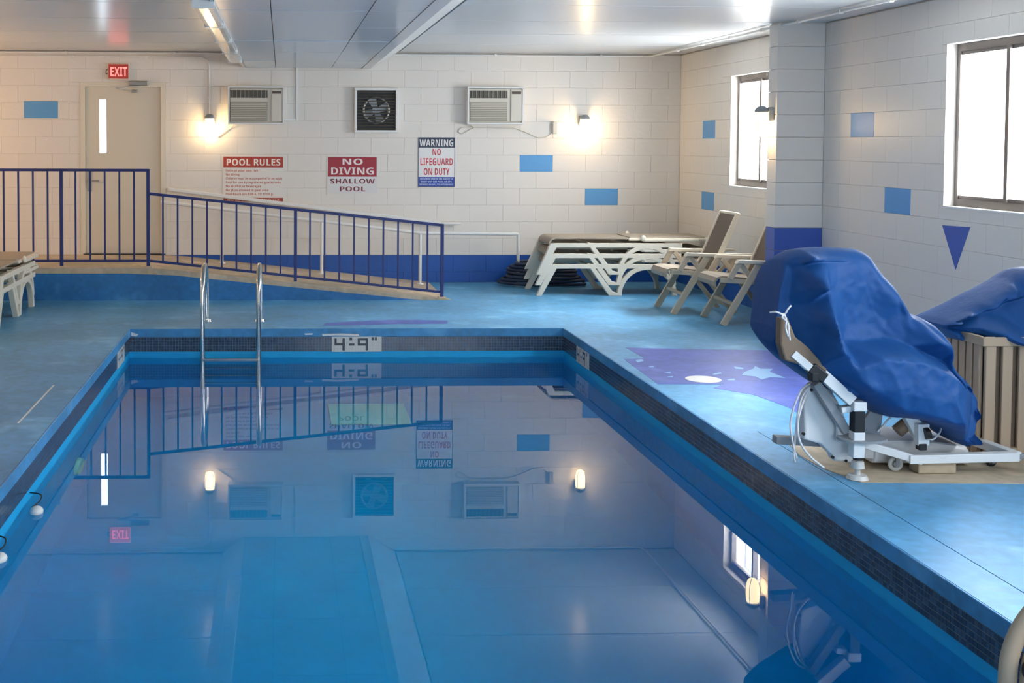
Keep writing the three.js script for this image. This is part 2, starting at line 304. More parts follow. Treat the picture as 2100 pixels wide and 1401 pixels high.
// ---------------------------------------------------------------- deck and pool
const PL = -1.394, PR = 2.617, PF = -11.01, PN = -3.3, DEP = -1.72, CT = 0.075;
const fl = struct('floor', 'blue painted concrete pool deck');
const JL = -1.595, JR = 2.83, g2 = 0.003, JZ = -7.0;
const deckSlabs = [[XL, PL, ZB, ZF], [PR, XR + T, ZB, JZ], [JR + g2, XR + T, JZ, ZF], [PL, PR, ZB, PF], [PL, JR - g2, PN, ZF]];
for (const [a, b, c, d] of deckSlabs) obj('deck_slab', span(a, b, -0.3, 0, c, d), M.deck, fl);
obj('coping_slab', span(PR, JR - g2, -0.3, 0, JZ, PN), M.deck, fl);
{ const a = onY(40, 868), b = onY(115, 790); obj('joint_filler', span(JL - 0.006, JL + 0.006, -0.02, 0.0015, b.z, a.z), M.white, fl).userData.label = 'short white strip of joint filler'; }
const flat = (pts, y0 = 0, y1 = 0.0012) => slabY(pts.map(([x, y]) => { const p = onY(x, y, 0); return [p.x, p.z]; }), y0, y1);
const pp = obj('painted_patch', flat([[1283, 713], [1400, 716], [1640, 720], [1700, 790], [1640, 850], [1617, 836], [1546, 810], [1463, 796], [1484, 788.5], [1349, 788], [1280, 737], [1322, 735]]), M.purple, fl); pp.userData.label = 'large violet painted patch';
const blots = [[[1527, 763], [1545, 757], [1548, 751], [1560, 757], [1585, 757], [1578, 763], [1612, 776], [1580, 774], [1562, 779], [1550, 773], [1521, 770]], [[1302, 739], [1316, 737], [1320, 741], [1308, 744]], [[1330, 752], [1340, 751], [1342, 754], [1332, 754]], [[1362, 765], [1376, 763], [1374, 767]], [[1490, 779], [1506, 777], [1508, 781], [1494, 781]], [[1460, 768], [1478, 764], [1480, 767], [1464, 769]], [[1368, 773], [1380, 772], [1380, 774.5], [1370, 774]], [[1505, 752], [1525, 755], [1523, 758], [1508, 757]]];
for (const b of blots) obj('paint_splash', flat(b, 0.001, 0.0022), M.splash, pp);
obj('painted_patch', flat([[661, 668], [668, 663], [700, 661], [745, 658.5], [800, 656], [860, 656.5], [918, 658], [918, 664], [860, 664.5], [800, 665], [740, 667]]), M.purple, fl).userData.label = 'long thin violet painted wave';
obj('bare_patch', flat([[1612, 905], [1640, 935], [1690, 962], [1765, 990], [2000, 992], [2260, 994], [2260, 900], [1900, 880], [1700, 885]], 0, 0.003), M.bare, fl).userData.label = 'bare beige concrete under the lift';
// pool
const pool = struct('pool', 'sunken rectangular pool, blue inside with a dark tile band');
obj('pool_shell', [span(PL - 0.2, PL, DEP, -0.3, PF - 0.2, PN + 0.2), span(PR, PR + 0.2, DEP, -0.3, PF - 0.2, PN + 0.2), span(PL, PR, DEP, -0.3, PF - 0.2, PF), span(PL, PR, DEP, -0.3, PN, PN + 0.2), span(PL - 0.2, PR + 0.2, DEP - 0.2, DEP, PF - 0.2, PN + 0.2)], M.pool, pool);
const LIP = 0.012, lipR = (z0, z1, x, s) => span(Math.min(x, x + s * LIP), Math.max(x, x + s * LIP), -CT, 0.0, z0, z1, 0.005);
obj('coping_edge', [lipR(PF, PN, PL, 1), lipR(PF, PN, PR, -1), span(PL, PR, -CT, 0, PF, PF + LIP, 0.005), span(PL, PR, -CT, 0, PN - LIP, PN, 0.005)], M.coping, pool);
for (const c of [[[624, 684], [642, 683.5], [641, 686.5], [626, 687]], [[660, 685], [700, 684], [735, 685.5], [738, 689.5], [690, 688], [662, 689.5]], [[268, 681], [284, 686], [280, 690], [269, 689]]])
  obj('paint_chip', prism(c.map(([x, y]) => { const q = onZ(x, y, PF + LIP); return [q.x, q.y]; }).reverse(), 0.003).translate(0, 0, PF + LIP), M.white, pool).userData.label = 'pale chipped paint';
// mosaic band: six courses of small tiles, each tile its own little slab
{ const s = 0.0262, rows = 5, top = -CT - 0.004, mk = (w) => { const q = s / 2 - 0.0013; return bx(2 * q, 2 * q, 0.006); }, base = metric(mk()), lists = [[], []];
  const put = (x, y, z, ry) => { const g = base.clone(); g.rotateY(ry); g.translate(x, y, z); lists[rnd() < 0.45 ? 0 : 1].push(g); };
  const nF = Math.floor((PR - PL) / s), nS = Math.floor((PN - PF) / s);
  for (let r = 0; r < rows; r++) { const y = top - s * (r + 0.5);
    for (let i = 0; i < nF; i++) put(PL + s * (i + 0.7), y, PF + 0.003, 0);
    for (let i = 0; i < nS; i++) { const z = PF + s * (i + 0.6); put(PR - 0.003, y, z, -Math.PI / 2); put(PL + 0.003, y, z, Math.PI / 2); } }
  obj('grout_band', [span(PL, PR, top - s * rows, top, PF, PF + 0.004), span(PL, PL + 0.004, top - s * rows, top, PF, PN), span(PR - 0.004, PR, top - s * rows, top, PF, PN)], M.grout, pool);
  tag(obj('mosaic_tiles', lists[0], M.tile, pool, true), null, null, null, 'stuff'); tag(obj('mosaic_tiles', lists[1], M.tile2, pool, true), null, null, null, 'stuff');
  obj('pool_ledge', [span(PL, PR, -0.5, top - s * rows, PF, PF + 0.004), span(PL, PL + 0.004, -0.5, top - s * rows, PF, PN), span(PR - 0.004, PR, -0.5, top - s * rows, PF, PN)], M.pool, pool); }
function canvasTex(w, h, draw) { const c = document.createElement('canvas'); c.width = w; c.height = h; const x = c.getContext('2d'); draw(x, w, h); const t = new THREE.CanvasTexture(c); t.colorSpace = THREE.SRGBColorSpace; t.anisotropy = 8; return t; }
function text(x, s, cx, cy, size, wide, color, weight = 'bold', font = 'sans-serif') {      // centred, squeezed or stretched to a width
  x.save(); x.font = `${weight} ${size}px ${font}`; x.fillStyle = color; x.textAlign = 'center'; x.textBaseline = 'middle';
  const k = wide ? wide / x.measureText(s).width : 1; x.translate(cx, cy); x.scale(k, 1); x.fillText(s, 0, 0); x.restore();
}
// depth marker lettering on a 17 x 5 grid of mosaic pieces
const depthTex = canvasTex(544, 160, (x, w, h) => {
  x.fillStyle = '#d9d8d0'; x.fillRect(0, 0, w, h); x.fillStyle = '#1d2a3a';
  const u = 32, G = ['X..X..X......XX..'.slice(0, 17)], R = (a, b, c, d) => x.fillRect(a * u, b * u * 0.98, c * u, d * u);
  R(0.9, 0.6, 0.75, 2.3); R(0.9, 2.2, 3.6, 0.7); R(3.6, 0.6, 0.8, 4.0);          // 4
  R(6.0, 0.3, 0.9, 1.0);                                                      // foot mark
  R(5.8, 2.3, 1.9, 0.7);                                                      // dash
  R(8.8, 0.6, 3.5, 0.7); R(8.8, 0.6, 0.75, 2.3); R(8.8, 2.3, 3.5, 0.7); R(11.5, 0.6, 0.8, 4.0); // 9
  R(13.5, 0.2, 0.75, 1.1); R(14.6, 0.2, 0.75, 1.1);                             // inch marks
  x.strokeStyle = 'rgba(150,150,145,0.55)'; x.lineWidth = 1.5;
  for (let i = 0; i <= 17; i++) { x.beginPath(); x.moveTo(i * u, 0); x.lineTo(i * u, h); x.stroke(); }
  for (let i = 0; i <= 5; i++) { x.beginPath(); x.moveTo(0, i * u); x.lineTo(w, i * u); x.stroke(); }
});
const printed = (t, rough = 0.3) => std('#ffffff', rough, { map: t });
function panel(name, w, h, d, tex, side, parent, pos, ry = 0, rough = 0.3) {    // a thin board with its print on the front
  const g = new THREE.BoxGeometry(w, h, d); const m = new THREE.Mesh(g, [side, side, side, side, printed(tex, rough), side]);
  m.name = parent ? name : numbered(name); m.position.set(...pos); m.rotation.y = ry; (parent ?? scene).add(m); return m;
}
{ const c = onZ(731.5, 708, PF), w = 0.46, h = 0.14, y = -CT - 0.004 - 0.0655;
  panel('depth_marker', w, h, 0.012, depthTex, M.white, pool, [c.x, y, PF + 0.006]).userData.label = "white tile depth marker reading 4'-9\" at far end";
  const r = onX(1197, 725, PR), l = onX(246, 730, PL);
  panel('depth_marker', 0.42, h, 0.012, depthTex, M.white, pool, [PR - 0.006, y, r.z], -Math.PI / 2).userData.label = "white tile depth marker reading 4'-9\" on right side";
  panel('depth_marker', 0.42, h, 0.012, depthTex, M.white, pool, [PL + 0.006, y, l.z], Math.PI / 2).userData.label = "white tile depth marker reading 4'-9\" on left side";
  obj('main_drain', [bx(0.68, 0.02, 0.68, 0.76, DEP + 0.01, -10.38, 0.006)], M.white, pool).userData.label = 'square white drain cover on pool floor';
  const lens = new THREE.CylinderGeometry(0.12, 0.14, 0.03, 28).rotateZ(-Math.PI / 2); obj('pool_light_lens', lens.translate(PL + 0.015, -1.05, -8.2), std('#f4ecc8', 0.3), pool);
}
const water = obj('water', span(PL - 0.03, PR + 0.03, DEP - 0.03, WATER, PF - 0.03, PN + 0.03), M.water); tag(water, 'still clear blue pool water mirroring the far wall', null, null, 'structure');
for (const [x, y, lab] of [[75, 1048, 'small white float with dark loop, on the water beside the left pool edge'], [-1, 1145, 'small white float half out of view at the left edge of the picture']]) {
  const p = onY(x, y, WATER + 0.01), t = thing('float', lab, 'float', [p.x, WATER, p.z]);
  obj('ball', new THREE.SphereGeometry(0.036, 20, 14).scale(1, 0.8, 1.25).translate(0, 0.008, 0), M.white, t);
  obj('cord', tube([[-0.03, 0.02, -0.03], [-0.005, 0.03, -0.12], [-0.02, 0.04, -0.2], [PL - p.x + 0.012, 0.045, -0.22]], 0.004, 20, 6), M.black, t); }
// ---------------------------------------------------------------- ramp
const RZ = -13.0, RX0 = -1.41, RX1 = 1.80, RH = LAND;
const ramp = struct('ramp_floor', 'raised landing and ramp along the far wall, blue front and beige top');
{ const rz = ZB - T, dep = RZ - rz, zc = (RZ + rz) / 2, curve = [[XL, 0], [XL, RH], [RX0 - 0.25, RH], [RX0, RH - 0.004], [RX0 + 0.25, RH - 0.022]];
  const body = [...curve.map(([x, y]) => [x, y]), [RX1, 0.004], [RX1, 0]].reverse();
  obj('ramp_body', prism(body, dep - 0.012).translate(0, 0, zc - 0.006), M.ledge, ramp);
  const face = [[XL, 0], [XL, RH - 0.05], [RX0 - 0.25, RH - 0.05], [RX0 + 0.25, RH - 0.07], [RX1 - 0.28, 0]].reverse();
  obj('ramp_face', prism(face, 0.012).translate(0, 0, RZ - 0.006), M.rampBlue, ramp);
  const lip = [[XL, RH - 0.05], [XL, RH + 0.012], [RX0 - 0.25, RH + 0.012], [RX0, RH + 0.008], [RX0 + 0.25, RH - 0.01], [RX1, 0.012], [RX1 + 0.05, 0.0], [RX1 - 0.28, 0], [RX0 + 0.25, RH - 0.07], [RX0 - 0.25, RH - 0.05]].reverse();
  obj('ramp_curb', prism(lip, 0.10).translate(0, 0, RZ - 0.05), M.ledge, ramp); }
const rampY = (x) => x < RX0 ? RH : Math.max(0, RH * (RX1 - x) / (RX1 - RX0));
// blue railing
{ const rl = thing('railing', 'dark blue iron railing with thin upright bars along the landing and ramp', 'railing', [0, 0, 0]), z = RZ - 0.05;
  const X = (x) => onZ(x, 460, z).x, Y = (x, y) => onZ(x, y, z).y;
  const sq = (x, y0, y1, w) => span(x - w / 2, x + w / 2, y0, y1, z - w / 2, z + w / 2, w * 0.12);
  const pw = 0.036, yl = Y(200, 349), bl = Y(200, 535), x305 = X(304), x907 = X(907), t0 = Y(305, 397), t1 = Y(907, 462), b0 = Y(305, 534.5), b1 = Y(905, 599);
  obj('top_rail', bar([XL, yl, z], [x305, yl, z], 0.036, 0.03), M.iron, rl); obj('top_rail', bar([x305, t0, z], [x907, t1, z], 0.036, 0.03), M.iron, rl);
  obj('bottom_rail', bar([XL, bl, z], [x305, bl, z], 0.03, 0.026), M.iron, rl); obj('bottom_rail', bar([x305, b0, z], [x907, b1, z], 0.03, 0.026), M.iron, rl);
  obj('post', sq(x305, RH, yl + 0.014, pw), M.iron, rl); obj('post', sq(X(126), RH, yl, pw), M.iron, rl);
  obj('post', sq(X(606), rampY(X(606)), t0 + (t1 - t0) * 0.5, pw), M.iron, rl); obj('post', sq(x907, 0, t1 + 0.014, pw), M.iron, rl);
  for (const p of [305, 126, 606, 907]) { const x = X(p), y = rampY(x); obj('post_foot', bx(0.09, 0.03, 0.09, x, y + 0.01, z, 0.01), M.ledge, rl); }
  for (const p of [8, 38, 68, 98, 155, 185, 215, 245, 275]) obj('baluster', sq(X(p), bl, yl, 0.019), M.iron, rl);
  for (let x = 8 - 30.3; x > -260; x -= 30.3) obj('baluster', sq(X(x), bl, yl, 0.019), M.iron, rl);
  for (let i = 1; i < 20; i++) { if (i === 10) continue; const p = 304 + i * 30.15, k = (X(p) - x305) / (x907 - x305); obj('baluster', sq(X(p), b0 + (b1 - b0) * k, t0 + (t1 - t0) * k, 0.019), M.iron, rl); } }
// white handrails
{ const z = ZB + 0.075, h = thing('handrail', 'white board handrail fixed to the far wall below the signs', 'handrail', [0, 0, 0]);
  const a = onZ(345, 388, z), b = onZ(905, 458, z), c = onZ(945, 458.5, z);
  obj('rail', [bar(a, b, 0.05, 0.045, 0.012), bar(b, c, 0.05, 0.03, 0.012)], M.white, h);
  for (const k of [0.12, 0.5, 0.88]) { const p = a.clone().lerp(b, k); obj('bracket', rod([p.x, p.y - 0.01, z], [p.x, p.y - 0.06, ZB], 0.009), M.white, h); }
  const z2 = ZB + 0.34, g = thing('handrail', 'low white pipe handrail on posts inside the ramp', 'handrail', [0, 0, 0]), P = (x, y) => onZ(x, y, z2);
  const p0 = P(330, 414), p1 = P(862, 478), p2 = P(1063, 480);
  obj('rail', [tube([p0, p1], 0.02, 8, 10, false), tube([p1, p2], 0.02, 4, 10, false), new THREE.SphereGeometry(0.02, 10, 8).translate(p1.x, p1.y, p1.z)], M.white, g);
  for (const [x, y] of [[455, 430], [660, 455], [862, 478], [1063, 480]]) { const p = P(x, y), f = rampY(p.x); obj('post', rod([p.x, f, z2], [p.x, p.y, z2], 0.019, 12), M.white, g); obj('post_foot', new THREE.CylinderGeometry(0.04, 0.045, 0.014, 16).translate(p.x, f + 0.007, z2), M.white, g); } }
// ---------------------------------------------------------------- pool ladder
{ const a = onZ(417, 640, PF), b = onZ(531, 640, PF), lad = thing('pool_ladder', 'stainless steel pool ladder with treads at the far end of the pool', 'ladder', [(a.x + b.x) / 2, 0, PF]);
  const w = (b.x - a.x) / 2;
  for (const s of [-1, 1]) { const x = s * w;
    obj('side_rail', tube([[x, -1.35, 0.1], [x, -0.4, 0.1], [x, 0.28, 0.1], [x, 0.44, 0.07], [x, 0.545, -0.06], [x, 0.565, -0.2], [x, 0.52, -0.36], [x, 0.38, -0.45], [x, 0.0, -0.47]], 0.0235, 70, 14), M.chrome, lad);
    obj('deck_flange', new THREE.CylinderGeometry(0.045, 0.052, 0.02, 20).translate(x, 0.01, -0.47), M.chrome, lad);
    obj('bumper', rod([x, -1.2, 0.1], [x, -1.2, 0.006], 0.02), M.white, lad); }
  for (const y of [-0.268, -0.60, -0.88, -1.16]) obj('tread', [bx(2 * w, 0.03, 0.075, 0, y, 0.1, 0.008)], M.chrome, lad); }
// ---------------------------------------------------------------- fittings on the far wall
function airCon(label, px, py, pw, ph) {
  const a = onZ(px, py + ph, ZB), b = onZ(px + pw, py, ZB), w = b.x - a.x, h = b.y - a.y, D = 0.13;
  const t = thing('air_conditioner', label, 'air conditioner', [(a.x + b.x) / 2, (a.y + b.y) / 2, ZB]);
  obj('sleeve', [bx(w, 0.022, D, 0, h / 2 - 0.011, D / 2, 0.004), bx(w, 0.022, D, 0, -h / 2 + 0.011, D / 2, 0.004), bx(0.022, h - 0.044, D - 0.002, -w / 2 + 0.011, 0, D / 2, 0.004), bx(0.022, h - 0.044, D - 0.002, w / 2 - 0.011, 0, D / 2, 0.004)], M.white, t);
  obj('case', bx(w - 0.05, h - 0.05, D - 0.03, 0, 0, D / 2 - 0.005, 0.008), M.plastic, t);
  const gx = -w * 0.125, gw = w * 0.66;
  const up = obj('outlet', bx(gw, h * 0.2, 0.012, gx, h * 0.295, D - 0.016, 0.002), M.vent, t); for (let i = 0; i < 9; i++) obj('fin', bx(0.006, h * 0.2, 0.014, gx - gw / 2 + gw * (i + 0.5) / 9, h * 0.295, D - 0.008), M.grille, up);
  const gr = obj('grille', bx(gw, h * 0.5, 0.014, gx, -h * 0.16, D - 0.016, 0.004), M.grille, t); for (let i = 0; i < 10; i++) obj('slat', bx(gw - 0.02, 0.008, 0.012, gx, -h * 0.39 + h * 0.47 * (i + 0.5) / 10, D - 0.006, 0.002), M.plastic, gr);
  obj('control_panel', bx(w * 0.19, h * 0.84, 0.016, w * 0.365, 0, D - 0.012, 0.005), M.plastic, t);
  obj('badge', bx(w * 0.16, h * 0.07, 0.006, w * 0.365, h * 0.34, D - 0.001, 0.002), M.badge, t);
  return t;
}
const cordOn = (t, pts) => { const m = obj('power_cord', tube(pts.map(([x, y, z = 0.012]) => { const p = onZ(x, y, ZB + z); return [p.x - t.position.x, p.y - t.position.y, p.z - t.position.z]; }), 0.0055, 0, 6), M.plastic, t); return m; };
cordOn(airCon('beige wall air conditioner above the pool rules sign', 468, 178, 115, 77), [[480, 254, 0.05], [474, 262], [462, 270], [452, 277], [446, 282]]);
cordOn(airCon('beige wall air conditioner above the warning sign, beside the outlet', 955, 179, 116, 76), [[962, 254, 0.05], [972, 262], [964, 266], [948, 274], [941, 270], [945, 263], [965, 261], [1040, 262, 0.05], [1052, 262], [1080, 272], [1105, 282], [1122, 280], [1134, 270]]);
{ const p = onZ(1137, 262, ZB), t = thing('outlet_box', 'small white surface outlet box between air conditioner and lamp', 'outlet', [p.x, p.y, ZB]);
  obj('box_body', bx(0.055, 0.15, 0.045, 0, 0, 0.0225, 0.008), M.white, t); obj('box_cover', bx(0.05, 0.14, 0.01, 0, 0, 0.048, 0.003), M.plastic, t); }
{ const a = onZ(726, 272, ZB), b = onZ(816, 181, ZB), w = b.x - a.x, h = b.y - a.y, t = thing('exhaust_fan', 'square exhaust fan in white frame behind dark louvre slats', 'fan', [(a.x + b.x) / 2, (a.y + b.y) / 2, ZB]), f = 0.03;
  obj('fan_frame', [bx(w, f, 0.07, 0, h / 2 - f / 2, 0.035, 0.006), bx(w, f, 0.07, 0, -h / 2 + f / 2, 0.035, 0.006), bx(f, h - 2 * f, 0.07, -w / 2 + f / 2, 0, 0.035, 0.006), bx(f, h - 2 * f, 0.07, w / 2 - f / 2, 0, 0.035, 0.006)], M.white, t);
  obj('back_plate', bx(w - 0.04, h - 0.04, 0.006, 0, 0, 0.006), M.dark, t);
  obj('fan_ring', new THREE.TorusGeometry(w * 0.29, 0.014, 10, 36).translate(0, 0, 0.03), M.metal, t);
  obj('hub', new THREE.CylinderGeometry(0.05, 0.05, 0.03, 20).rotateX(Math.PI / 2).translate(0, 0, 0.026), M.grey, t);
  for (let i = 0; i < 4; i++) obj('fan_blade', prism([[0.03, -0.035], [0.145, -0.06], [0.15, 0.05], [0.03, 0.03]], 0.006).rotateX(0.3).rotateZ(i * Math.PI / 2 + 0.4).translate(0, 0, 0.026), M.grey, t);
  for (let i = 0; i < 13; i++) obj('louvre_slat', bx(w - 2 * f, 0.003, 0.024, 0, 0, 0).rotateX(0.55).translate(0, -h / 2 + f + (h - 2 * f) * (i + 0.5) / 13, 0.054), M.vent, t); }
// signs
function sign(name, label, px, py, pw, ph, tw, th, draw) {
  const a = onZ(px, py + ph, ZB), b = onZ(px + pw, py, ZB);
  const t = canvasTex(tw, th, draw), m = panel(name, b.x - a.x, b.y - a.y, 0.008, t, M.white, null, [(a.x + b.x) / 2, (a.y + b.y) / 2, ZB + 0.005], 0, 0.45);
  return tag(m, label, 'sign');
}
sign('pool_rules_sign', 'white sign headed POOL RULES in a red bar, by the door', 457, 320, 125, 94, 1000, 752, (x, w, h) => {
  x.fillStyle = '#e6e0d8'; x.fillRect(0, 0, w, h); x.fillStyle = '#b3402c'; x.fillRect(10, 12, w - 20, 178);
  text(x, 'POOL RULES', w / 2, 104, 150, 900, '#f6ece2');
  const L = ['Swim at your own risk', 'No diving', 'Children must be accompanied by an adult', 'Pool for use by registered guests only', 'No alcohol or beverages', 'No glass allowed in pool area', 'Pool hours are 9:00 a. TO 11:00 p.'];
  x.fillStyle = '#b5513c'; x.textBaseline = 'middle'; x.font = 'bold 50px sans-serif';
  L.forEach((s, i) => x.fillText(s, 46, 240 + i * 64, 930)); x.fillStyle = '#a83c2a'; x.fillRect(10, 684, w - 20, 60); text(x, 'NO LIFEGUARD ON DUTY', w / 2, 715, 54, 860, '#e2b9a8'); });
sign('no_diving_sign', 'red and white sign reading NO DIVING SHALLOW POOL', 671, 321, 103, 76, 900, 664, (x, w, h) => {
  x.fillStyle = '#dedbd8'; x.fillRect(0, 0, w, h); x.fillStyle = '#a32a37'; x.fillRect(14, 10, w - 28, 350);
  text(x, 'NO', w / 2, 96, 150, 400, '#eee3df'); text(x, 'DIVING', w / 2, 262, 176, 800, '#eee3df'); text(x, 'SHALLOW', w / 2, 442, 118, 810, '#7a2a33'); text(x, 'POOL', w / 2, 580, 118, 480, '#7a2a33'); });
sign('warning_sign', 'tall white sign headed WARNING, NO LIFEGUARD ON DUTY in red', 857, 282, 76, 101, 760, 1010, (x, w, h) => {
  x.fillStyle = '#e9e6e3'; x.fillRect(0, 0, w, h); x.strokeStyle = '#3e4a6e'; x.lineWidth = 12; x.strokeRect(6, 6, w - 12, h - 12); x.fillStyle = '#2b3446'; x.fillRect(8, 8, w - 16, 200);
  text(x, 'WARNING', w / 2, 112, 200, 710, '#e9e6e3'); text(x, 'NO', w / 2, 300, 180, 190, '#c8323a'); text(x, 'LIFEGUARD', w / 2, 498, 200, 690, '#c8323a'); text(x, 'ON DUTY', w / 2, 700, 190, 540, '#c8323a');
  x.fillStyle = '#25439a'; x.fillRect(8, 810, w - 16, 192); text(x, 'CHILDREN UNDER THE AGE OF 14', w / 2, 848, 46, 690, '#c9d2ea'); text(x, 'MUST NOT USE POOL OR SPA', w / 2, 906, 46, 640, '#c9d2ea'); text(x, 'WITHOUT AN ADULT IN ATTENDANCE', w / 2, 964, 46, 700, '#c9d2ea'); });
// exit sign
{ const a = onZ(221, 163, ZB + 0.05), b = onZ(265, 130, ZB + 0.05), w = b.x - a.x, h = b.y - a.y, t = thing('exit_sign', 'red lit EXIT sign above the door', 'exit sign', [(a.x + b.x) / 2, (a.y + b.y) / 2, ZB]);
  obj('housing', bx(w, h, 0.05, 0, 0, 0.026, 0.008), M.cream, t);
  const mk = (bg, fg) => canvasTex(440, 330, (x, W2, H2) => { x.fillStyle = bg; x.fillRect(0, 0, W2, H2); text(x, 'EXIT', W2 / 2, H2 / 2 + 8, 290, 390, fg); });
  const f = new THREE.Mesh(new THREE.BoxGeometry(w - 0.02, h - 0.02, 0.006), std('#ffffff', 0.4, { map: mk('#b8443c', '#f08a80'), emissive: new THREE.Color(1, 1, 1), emissiveMap: mk('#2c0806', '#ff6a68'), emissiveIntensity: 2.0 }));
  f.name = 'sign_face'; f.position.set(0, 0, 0.053); t.add(f);
  obj('bracket', tube([[-w / 2, -0.02, 0.03], [-w / 2 - 0.02, -0.03, 0.03], [-w / 2 - 0.02, 0.02, 0.02], [-w / 2, 0.03, 0.01]], 0.006, 0, 6), M.bronze, t);
  const l = new THREE.RectAreaLight(new THREE.Color(1, 0.25, 0.22), 0.9, w, h); l.position.set(t.position.x, t.position.y, ZB + 0.062); l.lookAt(t.position.x, t.position.y, 5); scene.add(l); }
// lamps: wall box, cap, glowing glass jar, bulb light inside
function wallLamp(label, x, y, z, ry, power = 1, hue = WARM) {
  const t = thing('wall_lamp', label, 'wall lamp', [x, y, z], ry, null);
  obj('wall_box', bx(0.1, 0.13, 0.05, 0, 0.09, 0.025, 0.012), M.grey, t);
  obj('lamp_cap', new THREE.LatheGeometry([[0, 0.05], [0.03, 0.048], [0.058, 0.02], [0.062, 0], [0.05, -0.012], [0, -0.012]].map((p) => new THREE.Vector2(...p)), 24).translate(0, 0.115, 0.1), M.grey, t);
  obj('glass_jar', new THREE.LatheGeometry([[0, -0.115], [0.03, -0.112], [0.046, -0.1], [0.055, -0.07], [0.06, -0.02], [0.06, 0.06], [0.054, 0.1], [0, 0.104]].map((p) => new THREE.Vector2(...p)), 28).translate(0, 0, 0.1), M.jar, t);
  obj('jar_guard', [0, 1, 2, 3].map((i) => { const q = i * Math.PI / 2 + 0.78; return tube([[0.066 * Math.cos(q), 0.1, 0.1 + 0.066 * Math.sin(q)], [0.067 * Math.cos(q), -0.05, 0.1 + 0.067 * Math.sin(q)], [0.03 * Math.cos(q), -0.122, 0.1 + 0.03 * Math.sin(q)]], 0.0028, 0, 5); }), M.grey, t);
  const l = new THREE.PointLight(hue, LAMP * power, 0, 2); l.position.set(0, 0, 0.1); l.shadow.radius = 1.5; l.shadow.mapSize.set(1024, 1024); t.add(l);
  return t;
}
{ const a = onZ(430, 262, ZB + 0.1), b = onZ(1199, 263, ZB + 0.1);
  wallLamp('glowing wall lamp beside the left air conditioner', a.x, a.y, ZB, 0, 0.5); wallLamp('glowing wall lamp right of the outlet box', b.x, b.y, ZB, 0, 0.8);
  wallLamp('glowing wall lamp on the stub wall in front of the far window', PX, onZ(1587, 255, -10.84).y, -10.84, -Math.PI / 2, 0.7);
  wallLamp('wall lamp on the left wall, nearer the door', XL, 1.95, -12.6, Math.PI / 2, 6, new THREE.Color(1, 0.55, 0.24)); wallLamp('wall lamp on the left wall, nearer the camera', XL, 1.95, -8.5, Math.PI / 2, 3, new THREE.Color(1, 0.55, 0.24)); }
// conduits
{ const c = thing('conduit', 'thin white conduit along the top of the far wall and right side ceiling', 'conduit', [0, 0, 0]), y = CEIL - 0.03;
  obj('pipe', [tube([[XL, y + 0.012, ZB + 0.02], [4.36, y, ZB + 0.02]], 0.012, 12, 8, false), tube([[4.36, y, ZB + 0.02], [4.46, y, ZB + 0.05], [4.5, y, ZB + 0.16]], 0.012, 0, 8), tube([[4.5, y, ZB + 0.16], [4.5, y, ZF]], 0.012, 8, 8, false)], M.white, c);
  for (let i = 0; i < 7; i++) obj('clip', bx(0.03, 0.035, 0.035, XL + 0.7 + i * 1.3, y + 0.006, ZB + 0.02, 0.006), M.white, c);
  for (let i = 0; i < 8; i++) obj('clip', bx(0.035, 0.035, 0.03, 4.5, y, -13.6 + i * 0.8, 0.006), M.white, c);
  const d = thing('conduit', 'white conduit running down the far wall to the left lamp', 'conduit', [0, 0, 0]), P = (x, yy) => onZ(x, yy, ZB + 0.014);
  obj('pipe', tube([P(-150, 113), P(380, 117), P(415, 118), P(427, 126), P(429, 160), P(429, 240)], 0.009, 60, 8), M.white, d);
  for (const q of [P(150, 115.5), P(300, 116.5), P(429, 200)]) obj('clip', bx(0.03, 0.03, 0.02, q.x, q.y, ZB + 0.01, 0.004), M.white, d);
  const e = thing('conduit', 'white raceway running down beside the left air conditioner', 'conduit', [0, 0, 0]), q0 = P(609, 138), q1 = P(609, 246);
  obj('pipe', [bx(0.022, q0.y - q1.y, 0.02, q0.x, (q0.y + q1.y) / 2, ZB + 0.01, 0.004)], M.white, e);
  const q2 = P(584, 248); obj('elbow', bx(q1.x - q2.x + 0.01, 0.022, 0.02, (q1.x + q2.x) / 2, q1.y, ZB + 0.01, 0.004), M.white, e); }
// fluorescent strip fittings, off
{ const xs = ['far end, nearest the wall', 'second from the far wall', 'third from the far wall', 'nearest the camera'], L = 1.34;
  for (let i = 0; i < 4; i++) { const z = -13.2 + L / 2 + i * L, t = thing('strip_light', 'unlit white fluorescent strip light in the row along the ceiling, ' + xs[i], 'strip light', [-0.51, SOF, z], 0);
    obj('housing', prism([[-0.075, -0.01], [0.075, -0.01], [0.07, 0.06], [-0.07, 0.06]], L - 0.05, 0.003), M.gloss, t);
    obj('diffuser', prism([[-0.06, -0.034], [-0.03, -0.042], [0.03, -0.042], [0.06, -0.034], [0.068, -0.011], [-0.068, -0.011]], L - 0.07, 0.004), phy('#e9e6dc', 0.18, { clearcoat: 1, clearcoatRoughness: 0.08 }), t);
    for (const s of [-1, 1]) obj('end_cap', bx(0.15, 0.06, 0.014, 0, -0.012, s * (L / 2 - 0.014), 0.004), M.gloss, t); } }
